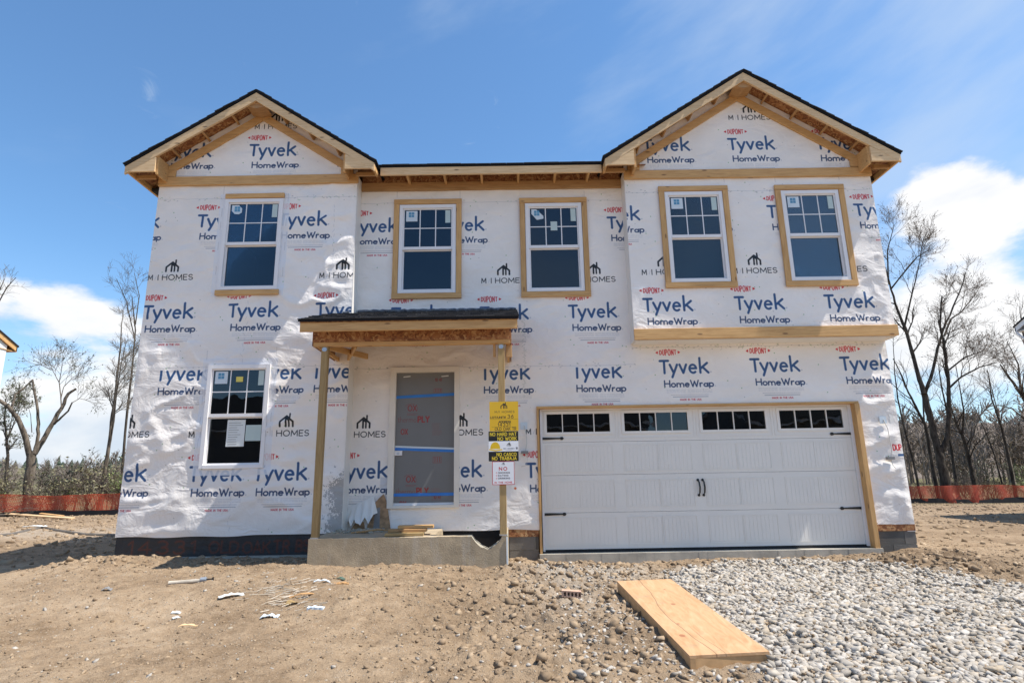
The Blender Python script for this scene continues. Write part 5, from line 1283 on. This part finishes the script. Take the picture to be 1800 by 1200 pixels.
# timbers, brush and sheet litter at the far left
def gpt(px, py, zz): return ground_xy(px, py, zz)
a = onground(-30, 904); b = onground(128, 913)
o = board('lumber_board', (a[0], a[1], a[2]+.10), (b[0], b[1], b[2]+.05), .14, .05, M['pale'], None, face=(0, -.3, 1)); o['label'] = 'long pale timber lying on the brush heap in front of the left fence'; o['category'] = 'board'
a = onground(70, 908); b = onground(110, 911)
o = board('lumber_board', (a[0], a[1], a[2]+.14), (b[0], b[1], b[2]+.10), .10, .04, M['lumber'], None, face=(0, -.3, 1)); o['label'] = 'short timber resting near the end of the long timber on the left'; o['category'] = 'board'
m = MB()
for _ in range(150):
    px = random.uniform(-60, 75); py = random.gauss(897, 6); x, y, z = onground(px, py); a = random.uniform(-.5, .5); L = random.uniform(.3, 1.3)
    m.tube([(x-L/2, y, z+random.uniform(0, .25)), (x+random.uniform(-.1, .1), y+.1, z+random.uniform(.1, .4)), (x+L/2*math.cos(a), y+L/2*math.sin(a), z+random.uniform(.0, .45))], [.018, .012, .006], 4)
o = m.ob('brush_heap', simple('grey_brushwood', (.10, .085, .07), .9, .3, 4, 0)); o['kind'] = 'stuff'; o['label'] = 'heap of grey brushwood behind the timber at the far left'; o['category'] = 'brush'
m = MB(); pts = [onground(px, py) for px, py in ((-60, 948), (20, 940), (72, 928), (100, 933), (150, 941), (206, 942))]
m.tube([(x, y, z+.02) for x, y, z in pts], .045, 8); single('silt_sock', 'long dark tube of erosion fabric snaking over the ground left of the house', 'hose', mb=m, mt=simple('sock_fabric', (.13, .115, .10), .9, .2, 6, .01, 12))
scrap(62, 925, .9, .35, .15, M['paper'], 'white sheet scrap on the pale ground at the far left', name='plastic_sheet', curl=.05, jag=.5)

# ---- trees
M['twig'] = simple('twig_grey_brown', (.12, .092, .072), .9, .2, 2, 0)
M['twigpale'] = simple('twig_pale', (.20, .165, .13), .9, .2, 2, 0)
def leafm(name, c1, c2):
    m, t, p = mat(name); v = coords(t, 'Object', (1, 1, 1)); n = t.noise(v, 2.5, 4)
    setp(t, p, Base_Color=t.mix(t.smooth(n, .35, .65), c1, c2), Roughness=.6)
    p.inputs['Subsurface Weight'].default_value = 0; return m
M['bud'] = leafm('brown_buds', (.20, .13, .085), (.30, .22, .14)); M['leafg'] = leafm('young_green_leaves', (.12, .17, .04), (.22, .27, .08)); M['leafd'] = leafm('dull_green_leaves', (.07, .08, .036), (.125, .13, .062))
M['leafo'] = leafm('olive_spring_leaves', (.135, .125, .062), (.22, .20, .10))
class TreeB:
    def __init__(s, seed): s.v = []; s.f = []; s.tv = []; s.tf = []; s.lv = []; s.lf = []; s.r = random.Random(seed)
    def tube(s, pts, rs, n, tw=False):
        V, Fq = (s.tv, s.tf) if tw else (s.v, s.f); b = len(V)
        for i, p in enumerate(pts):
            d = pts[min(i+1, len(pts)-1)]-pts[max(i-1, 0)]
            if d.length < 1e-6: d = Vector((0, 0, 1))
            d.normalize(); a = d.cross(Vector((0, 1, .1))).normalized() if abs(d.y) < .9 else d.cross(Vector((1, 0, 0))).normalized(); c_ = d.cross(a)
            for k in range(n):
                t = 6.2832*k/n; q = p+(a*math.cos(t)+c_*math.sin(t))*rs[i]; V.append((q.x, q.y, q.z))
        for i in range(len(pts)-1):
            for k in range(n): Fq.append((b+i*n+k, b+i*n+(k+1) % n, b+(i+1)*n+(k+1) % n, b+(i+1)*n+k))
    def leaf(s, p, sz):
        r = s.r; b = len(s.lv)
        u = Vector((r.gauss(0, 1), r.gauss(0, 1), r.gauss(0, 1))).normalized(); w_ = u.cross(Vector((r.gauss(0, 1), r.gauss(0, 1), r.gauss(0, 1)))).normalized()
        for q in (u*sz, w_*sz*.5, -u*sz, -w_*sz*.5): s.lv.append(tuple(p+q))
        s.lf.append((b, b+1, b+2, b+3))
    def twigs(s, pts, r0, r1, lvl, kids, ln, leaves, up_=.25, lsz=.05, spread=.9, t0=.25):
        r = s.r; n = len(pts)-1
        for _ in range(kids):
            t = r.uniform(t0, 1.)*n; i = min(n-1, int(t)); p = pts[i].lerp(pts[i+1], t-i); d = (pts[i+1]-pts[i]).normalized()
            side = Vector((r.gauss(0, 1), r.gauss(0, 1), r.gauss(0, .7))); side = (side-d*side.dot(d)).normalized()
            dd = (d*(1-spread*.35)+side*spread*r.uniform(.5, 1)+Vector((0, 0, up_))).normalized()
            L = ln*r.uniform(.6, 1.25)*(1.15-.5*t/n); seg = 4 if lvl > 1 else 3; q = [p]; cur = p.copy()
            for k in range(seg):
                dd = (dd+Vector((r.gauss(0, .16), r.gauss(0, .16), r.gauss(.05, .14)))).normalized(); cur = cur+dd*L/seg; q.append(cur.copy())
            rb = max(.0065, (r0+(r1-r0)*t/n)*r.uniform(.45, .65)); re = max(.0035, rb*.35)
            s.tube(q, [rb+(re-rb)*k/seg for k in range(seg+1)], 5 if rb > .025 else 3, rb < .03)
            if lvl > 1: s.twigs(q, rb, re, lvl-1, kids if lvl > 2 else max(4, kids), ln*.52, leaves, up_*.8, lsz, spread)
            if leaves and lvl == 1:
                for _ in range(leaves):
                    if r.random() < .8: s.leaf(q[r.randint(1, seg)]+Vector((r.gauss(0, .05), r.gauss(0, .05), r.gauss(0, .05))), lsz*r.uniform(.5, 1.2))
def finish(tb, name, base, label, barkm, twigm, leafmat, group=None, cat='tree'):
    e = empty(name, base, label, cat, group); B = Vector(base); Mx = Matrix.Translation(B)
    sub = lambda V: [(x-B.x, y-B.y, z-B.z) for x, y, z in V]
    def q(nm, V, Fq, mt, sm):
        if not Fq: return
        A_ = np.array(V, np.float32)-np.array(B[:], np.float32); ob(nm, A_, np.array(Fq, np.int32), mt, e, Mx, smooth=sm)
    q('trunk', tb.v, tb.f, barkm, True); q('crown', tb.tv, tb.tf, twigm, False); q('leaves', tb.lv, tb.lf, leafmat, False)
    return e
def at(px, py, Y):
    a = (px-900)/F_; b = (py-600)/F_; u = a*math.cos(R_)+b*math.sin(R_); v = -a*math.sin(R_)+b*math.cos(R_)
    d = right*u+Vector((sy_*cp, cy*cp, sp_))-up*v; t = (Y+D_)/d.y; return Vector((t*d.x, Y, H_+t*d.z))
def limb_tree(name, Y, limbs, label, barkm, twigm, leafmat, seed, lvl=3, kids=6, ln=2.4, leaves=1, lsz=.05, up_=.25, cat='tree', group=None, t0=.3, spread=.9, jit=.8):
    Y += 3.6; tb = TreeB(seed); r = tb.r; base = None
    for li, L in enumerate(limbs):
        pts_, r0, r1 = L[:3]; r0 *= .66; r1 *= .66; tw = L[3] if len(L) > 3 else True; dy = r.uniform(-jit, jit) if li else 0
        P3 = [at(px, py, Y+dy*i/max(1, len(pts_)-1)*2) for i, (px, py) in enumerate(pts_)]
        if li == 0: P3[0].z = gz(P3[0].x, Y)-.15; base = Vector((P3[0].x, Y, P3[0].z+.15))
        Q = [P3[0]]                      # finer, slightly crooked
        for i in range(len(P3)-1):
            for k in range(1, 4):
                p = P3[i].lerp(P3[i+1], k/3); Q.append(p+Vector((r.gauss(0, r0*.12), r.gauss(0, r0*.12), 0)) if k < 3 else p)
        n = len(Q)-1; tb.tube(Q, [(r0+(r1-r0)*(k/n))*(1+.12*r.random()) for k in range(n+1)], 9)
        if tw: tb.twigs(Q, r0, r1, lvl, kids, ln, leaves, up_, lsz, spread, t0)
    return finish(tb, name, base, label, barkm, twigm, leafmat, group, cat)
BK, TW = M['bark'], M['twig']
limb_tree('bare_tree', 19.6, [
 ([(1663, 862), (1654, 815), (1648, 785)], .34, .27, False),
 ([(1648, 790), (1640, 750), (1630, 715), (1624, 690)], .25, .21, False),
 ([(1624, 692), (1613, 655), (1603, 618), (1592, 578), (1578, 545), (1566, 508), (1556, 470)], .18, .05),
 ([(1626, 692), (1640, 650), (1648, 612), (1657, 582), (1675, 540), (1690, 505), (1698, 478)], .13, .03),
 ([(1652, 800), (1666, 768), (1668, 710), (1666, 655), (1660, 610), (1652, 570), (1656, 520)], .20, .05),
 ([(1668, 682), (1690, 662), (1722, 645), (1752, 637)], .08, .03), ([(1668, 650), (1695, 628), (1724, 618)], .07, .02),
 ([(1590, 575), (1600, 530), (1612, 480), (1620, 440)], .08, .02), ([(1566, 508), (1590, 478), (1612, 452), (1632, 440)], .07, .02), ([(1562, 500), (1560, 440), (1572, 395)], .07, .02), ([(1660, 590), (1672, 560), (1690, 548), (1712, 520), (1722, 505)], .08, .02)],
 'tallest dark bare tree with a forked trunk beside the right corner of the house', BK, TW, M['bud'], 5, 3, 7, 2.0, 1, .045)
limb_tree('bare_tree', 21.5, [([(1714, 850), (1702, 800), (1692, 765), (1680, 742)], .16, .10), ([(1692, 765), (1694, 720), (1687, 680), (1680, 640)], .08, .02), ([(1681, 744), (1672, 715), (1662, 690)], .07, .02)],
 'slender bare tree leaning left, just right of the forked tree', BK, TW, M['bud'], 8, 2, 7, 1.6, 0)
limb_tree('bare_tree', 23, [([(1680, 848), (1674, 800), (1668, 765), (1664, 720), (1655, 680), (1650, 640)], .15, .03)], 'thin bare tree close behind the forked trunk', BK, TW, M['bud'], 9, 2, 7, 1.6, 0)
limb_tree('bare_tree', 20.8, [([(1645, 842), (1634, 790), (1626, 745), (1610, 715), (1597, 690), (1585, 660), (1570, 630)], .15, .03), ([(1625, 745), (1622, 700), (1612, 660)], .07, .02)], 'bare tree left of the forked trunk, curving towards the house', BK, TW, M['bud'], 10, 2, 8, 1.8, 0)
limb_tree('bare_tree', 20.2, [([(1614, 840), (1603, 800), (1590, 755), (1578, 700), (1572, 650), (1570, 600)], .10, .02)], 'thin crooked bare tree nearest the right wall of the house', BK, TW, M['bud'], 11, 2, 8, 1.6, 0)
limb_tree('bare_tree', 21, [([(1782, 848), (1772, 800), (1762, 755), (1752, 725), (1743, 700), (1738, 665)], .13, .03), ([(1756, 730), (1745, 690), (1735, 650)], .05, .02), ([(1762, 850), (1748, 800), (1735, 765), (1722, 735), (1712, 715)], .07, .02)], 'two stemmed bare tree in front of the brown wood, left of the grey house', BK, TW, M['bud'], 12, 2, 8, 1.6, 0)
limb_tree('bare_tree', 19, [([(1840, 850), (1832, 780), (1815, 725), (1795, 692), (1775, 665), (1758, 640)], .22, .05), ([(1795, 692), (1790, 640), (1770, 600)], .10, .02), ([(1815, 725), (1810, 650), (1800, 590), (1792, 540)], .12, .02), ([(1806, 740), (1780, 718), (1755, 712), (1730, 715)], .06, .02)],
 'bare tree whose branches reach in from the right edge below the grey house', BK, TW, M['bud'], 13, 3, 5, 2.0, 1)
limb_tree('bare_tree', 17.5, [([(52, 868), (53, 830), (56, 797)], .33, .29, False), ([(52, 800), (42, 760), (30, 733), (15, 715), (-8, 700)], .20, .11, False),
 ([(20, 720), (27, 693), (43, 681), (56, 669)], .09, .05, False), ([(34, 693), (33, 684), (34, 677)], .035, .03, False), ([(62, 795), (66, 772), (68, 745), (65, 712), (61, 690), (57, 667)], .13, .06, False),
 ([(60, 797), (75, 775), (92, 745), (108, 718), (120, 692), (134, 683)], .20, .08, False), ([(95, 745), (108, 733), (120, 722), (127, 707)], .08, .045, False),
 ([(108, 718), (107, 695), (104, 672), (92, 650), (85, 630)], .045, .012), ([(107, 700), (112, 680), (126, 665), (140, 655)], .035, .01), ([(56, 760), (54, 730), (50, 715)], .03, .01, False), ([(104, 672), (108, 650), (112, 628)], .03, .01), ([(90, 650), (70, 640), (50, 645)], .025, .008), ([(126, 708), (140, 700), (160, 705)], .03, .008)],
 'broken old tree with thick lopped limbs and one leafy regrowth, at the left edge', M['barkpale'], TW, M['leafd'], 21, 2, 9, 1.3, 2, .05, .2)
limb_tree('bare_tree', 17.8, [([(178, 882), (182, 845), (189, 800), (195, 755), (200, 715), (205, 670), (210, 625), (213, 585), (216, 545)], .16, .02), ([(191, 790), (200, 740), (205, 690), (213, 640), (222, 600)], .07, .02)],
 'tall slim bare tree standing just left of the house', M['barkpale'], M['twigpale'], M['bud'], 22, 3, 9, 1.5, 0, .04, .15, t0=.42, spread=.95)
limb_tree('bare_tree', 22, [([(212, 880), (220, 760), (232, 650), (238, 580), (232, 520)], .12, .03), ([(238, 600), (222, 530), (205, 490)], .05, .02), ([(238, 570), (245, 520), (236, 480)], .05, .02)], 'bare tree half hidden behind the left wall of the house', BK, TW, M['bud'], 23, 3, 5, 1.6, 0)
limb_tree('bare_tree', 16, [([(-60, 890), (-55, 780), (-40, 680), (-30, 600), (-20, 560)], .25, .08), ([(-30, 600), (-10, 545), (12, 505), (28, 488)], .06, .02), ([(-20, 560), (-5, 520), (8, 490)], .05, .02)], 'tree outside the left edge with bare branch tips in the sky above the neighbouring roof', M['barkpale'], M['twigpale'], M['bud'], 24, 2, 6, .9, 0, t0=.5)
limb_tree('leafing_tree', 24, [([(12, 870), (14, 800), (8, 740), (10, 700)], .15, .04), ([(10, 780), (26, 740), (36, 715)], .07, .02)], 'small tree with dull green young leaves behind the broken old tree', BK, TW, M['leafd'], 25, 3, 7, 1.6, 3, .07)

# shrubs along the fences
def shrub_proto(seed, leafmat, leaves):
    tb = TreeB(seed); r = tb.r
    for _ in range(16):
        a = r.uniform(0, 6.28); d = Vector((math.cos(a)*r.uniform(.1, .6), math.sin(a)*r.uniform(.1, .6), 1)).normalized(); p = Vector((r.gauss(0, .25), r.gauss(0, .25), -.1)); q = [p]; L = r.uniform(1.2, 2.4)
        for k in range(4): d = (d+Vector((r.gauss(0, .2), r.gauss(0, .2), 0))).normalized(); p = p+d*L/4; q.append(p.copy())
        tb.tube(q, [.02, .017, .013, .01, .006], 4, True); tb.twigs(q, .018, .006, 2, 5, .7, leaves, .1, .06)
    return tb
protos = []
for i, (sd, lm, lv) in enumerate(((31, 'leafd', 2), (32, 'leafg', 3), (33, 'leafo', 2), (34, 'leafd', 0))):
    tb = shrub_proto(sd, M[lm], lv); protos.append((mesh('shrub_stems', tb.tv, np.array(tb.tf, np.int32), TW), mesh('shrub_leaves', tb.lv, np.array(tb.lf, np.int32).reshape(-1, 4), M[lm])))
KINDS = ['dull green scrubby shrub in the thicket behind the safety fence', 'bright green leafy shrub in the thicket behind the safety fence', 'olive green shrub in the thicket behind the safety fence', 'nearly leafless brown shrub in the thicket behind the safety fence']
def shrub(x, y, k, s):
    sd = 'left' if x < 0 else 'right'
    e = empty('shrub', (x, y, gz(x, y)), KINDS[k].replace('the safety fence', 'the '+sd+' safety fence'), 'shrub', 'shrubs behind the '+sd+' fence, '+('green', 'bright', 'olive', 'bare')[k])
    Mx = Matrix.Translation((x, y, gz(x, y))) @ Matrix.Rotation(random.uniform(0, 6), 4, 'Z') @ Matrix.Diagonal((s, s, s*random.uniform(.8, 1.1), 1))
    for nm, me in (('stems', protos[k][0]), ('leaves', protos[k][1])): link(bpy.data.objects.new(nm, me), e, Mx) if len(me.polygons) else None
for i in range(22):
    x = -27+i*.68+random.uniform(-.4, .4); shrub(x, 19.6+random.uniform(0, 3.5), random.choice((0, 2, 2, 3, 1, 3)), random.uniform(.6, 1.3))
for i in range(30):
    x = 15+i*.66+random.uniform(-.3, .3); k = random.choice((0, 3, 3, 3, 2)); s = random.uniform(.4, .95)
    if 21.5 < x < 23.2 or 29 < x < 33: k = random.choice((1, 1, 3)); s = .85 if x > 28 else .6
    shrub(x, 23.2+random.uniform(0, 4), k, s)
# distant wood, one mass
def wood(name, label, boxes, mt1, mt2, seed):
    r = random.Random(seed); V = []; Fq = []; kit = []
    for k in range(6):
        tb = TreeB(seed+k); L = tb.r.uniform(.85, 1.1)
        q = [Vector((0, 0, 0)), Vector((tb.r.gauss(0, .02), 0, .35*L)), Vector((tb.r.gauss(0, .03), 0, .7*L)), Vector((tb.r.gauss(0, .04), 0, L))]
        tb.tube(q, [.017, .013, .008, .003], 3, True); tb.twigs(q, .012, .004, 2, 9, .30, 0, .35, t0=.12)
        kit.append((np.array(tb.tv), np.array(tb.tf)))
    b = 0
    for (x0, x1, y0, y1, n, h0, h1) in boxes:
        for _ in range(n):
            kv, kf = r.choice(kit); x = r.uniform(x0, x1); y = r.uniform(y0, y1); s = r.uniform(h0, h1); a = r.uniform(0, 6.28)
            ca, sa = math.cos(a), math.sin(a); v = kv*s; v = np.stack([v[:, 0]*ca-v[:, 1]*sa+x, v[:, 0]*sa+v[:, 1]*ca+y, v[:, 2]-1.2], 1)
            V.append(v); Fq.append(kf+b); b += len(kv)
    o = ob(name, np.concatenate(V), np.concatenate(Fq), mt1); o['kind'] = 'stuff'; o['label'] = label; o['category'] = 'wood'; return o
M['fartwig'] = simple('distant_grey_brown_twigs', (.22, .18, .15), .95, .2, .2, 0)
M['farever'] = leafm('evergreen', (.02, .035, .018), (.04, .06, .03))
wood('distant_wood', 'far wood of bare grey brown trees beyond the right fence', [(40, 150, 75, 130, 420, 9.5, 13)], M['fartwig'], None, 41)
wood('distant_wood', 'far wood of bare grey brown trees beyond the left fence', [(-150, -30, 85, 150, 300, 5, 7.5)], M['fartwig'], None, 51)
# low hills that close the horizon
def hill(name, pts, mt, depth=60):
    V = []; Fq = []; r = random.Random(len(pts)*7)
    (x0, y0, h0), (x1, y1, h1) = pts; n = 90
    for i in range(n+1):
        t = i/n; x = x0+(x1-x0)*t; y = y0+(y1-y0)*t; h_ = (h0+(h1-h0)*t)*(.85+.3*vn(np.array([t*6]), np.array([0.]), 3)[0]); j = fbm(np.array([t*70.]), np.array([1.]), 5, 3)[0]*.5
        V += [(x, y-depth*.5, -2), (x, y-depth*.15, h_*.75+j*.6), (x, y, h_+j), (x, y+depth*.6, -2)]
    for i in range(n):
        for k in range(3): Fq.append((4*i+k, 4*i+4+k, 4*i+5+k, 4*i+1+k))
    ob(name, V, Fq, mt, kind='structure')
def hillm(name, c1, c2):
    m, t, p = mat(name); v = coords(t, 'Object', (1, 1, 3), False); n = t.noise(v, .35, 6, .7); setp(t, p, Base_Color=t.mix(t.smooth(n, .38, .62), c1, c2), Roughness=1., Specular_IOR_Level=0.); bump(t, p, n, 1.5); return m
hill('hills', [(50, 200, 18), (330, 200, 19)], hillm('wooded_hill_hazed_brown', (.16, .13, .11), (.25, .21, .18)))  # brown lightened so the colour itself carries distance haze
hill('hills', [(-330, 210, 9.5), (-40, 210, 9.0)], hillm('wooded_hill_green', (.13, .13, .08), (.22, .20, .13)))
# evergreens on the left skyline
V = []; Fq = []; r = random.Random(5)
for _ in range(70):
    x = r.uniform(-230, -60); y = r.uniform(205, 220); h_ = r.uniform(2.5, 4.8); w_ = r.uniform(1.4, 2.4); z0 = 8.0
    for L in range(4):
        b = len(V); zz = z0+h_*L/4.5; n = 7; ww = w_*(1-L/4.6)
        V += [(x+ww*math.cos(6.28*k/n+L)*r.uniform(.7, 1.2), y+ww*math.sin(6.28*k/n+L), zz) for k in range(n)]+[(x, y, zz+h_/2.4)]
        Fq += [(b+k, b+(k+1) % n, b+n) for k in range(n)]
o = ob('evergreen_row', V, Fq, M['farever']); o['kind'] = 'stuff'; o['label'] = 'dark row of evergreens on the left skyline'; o['category'] = 'trees'
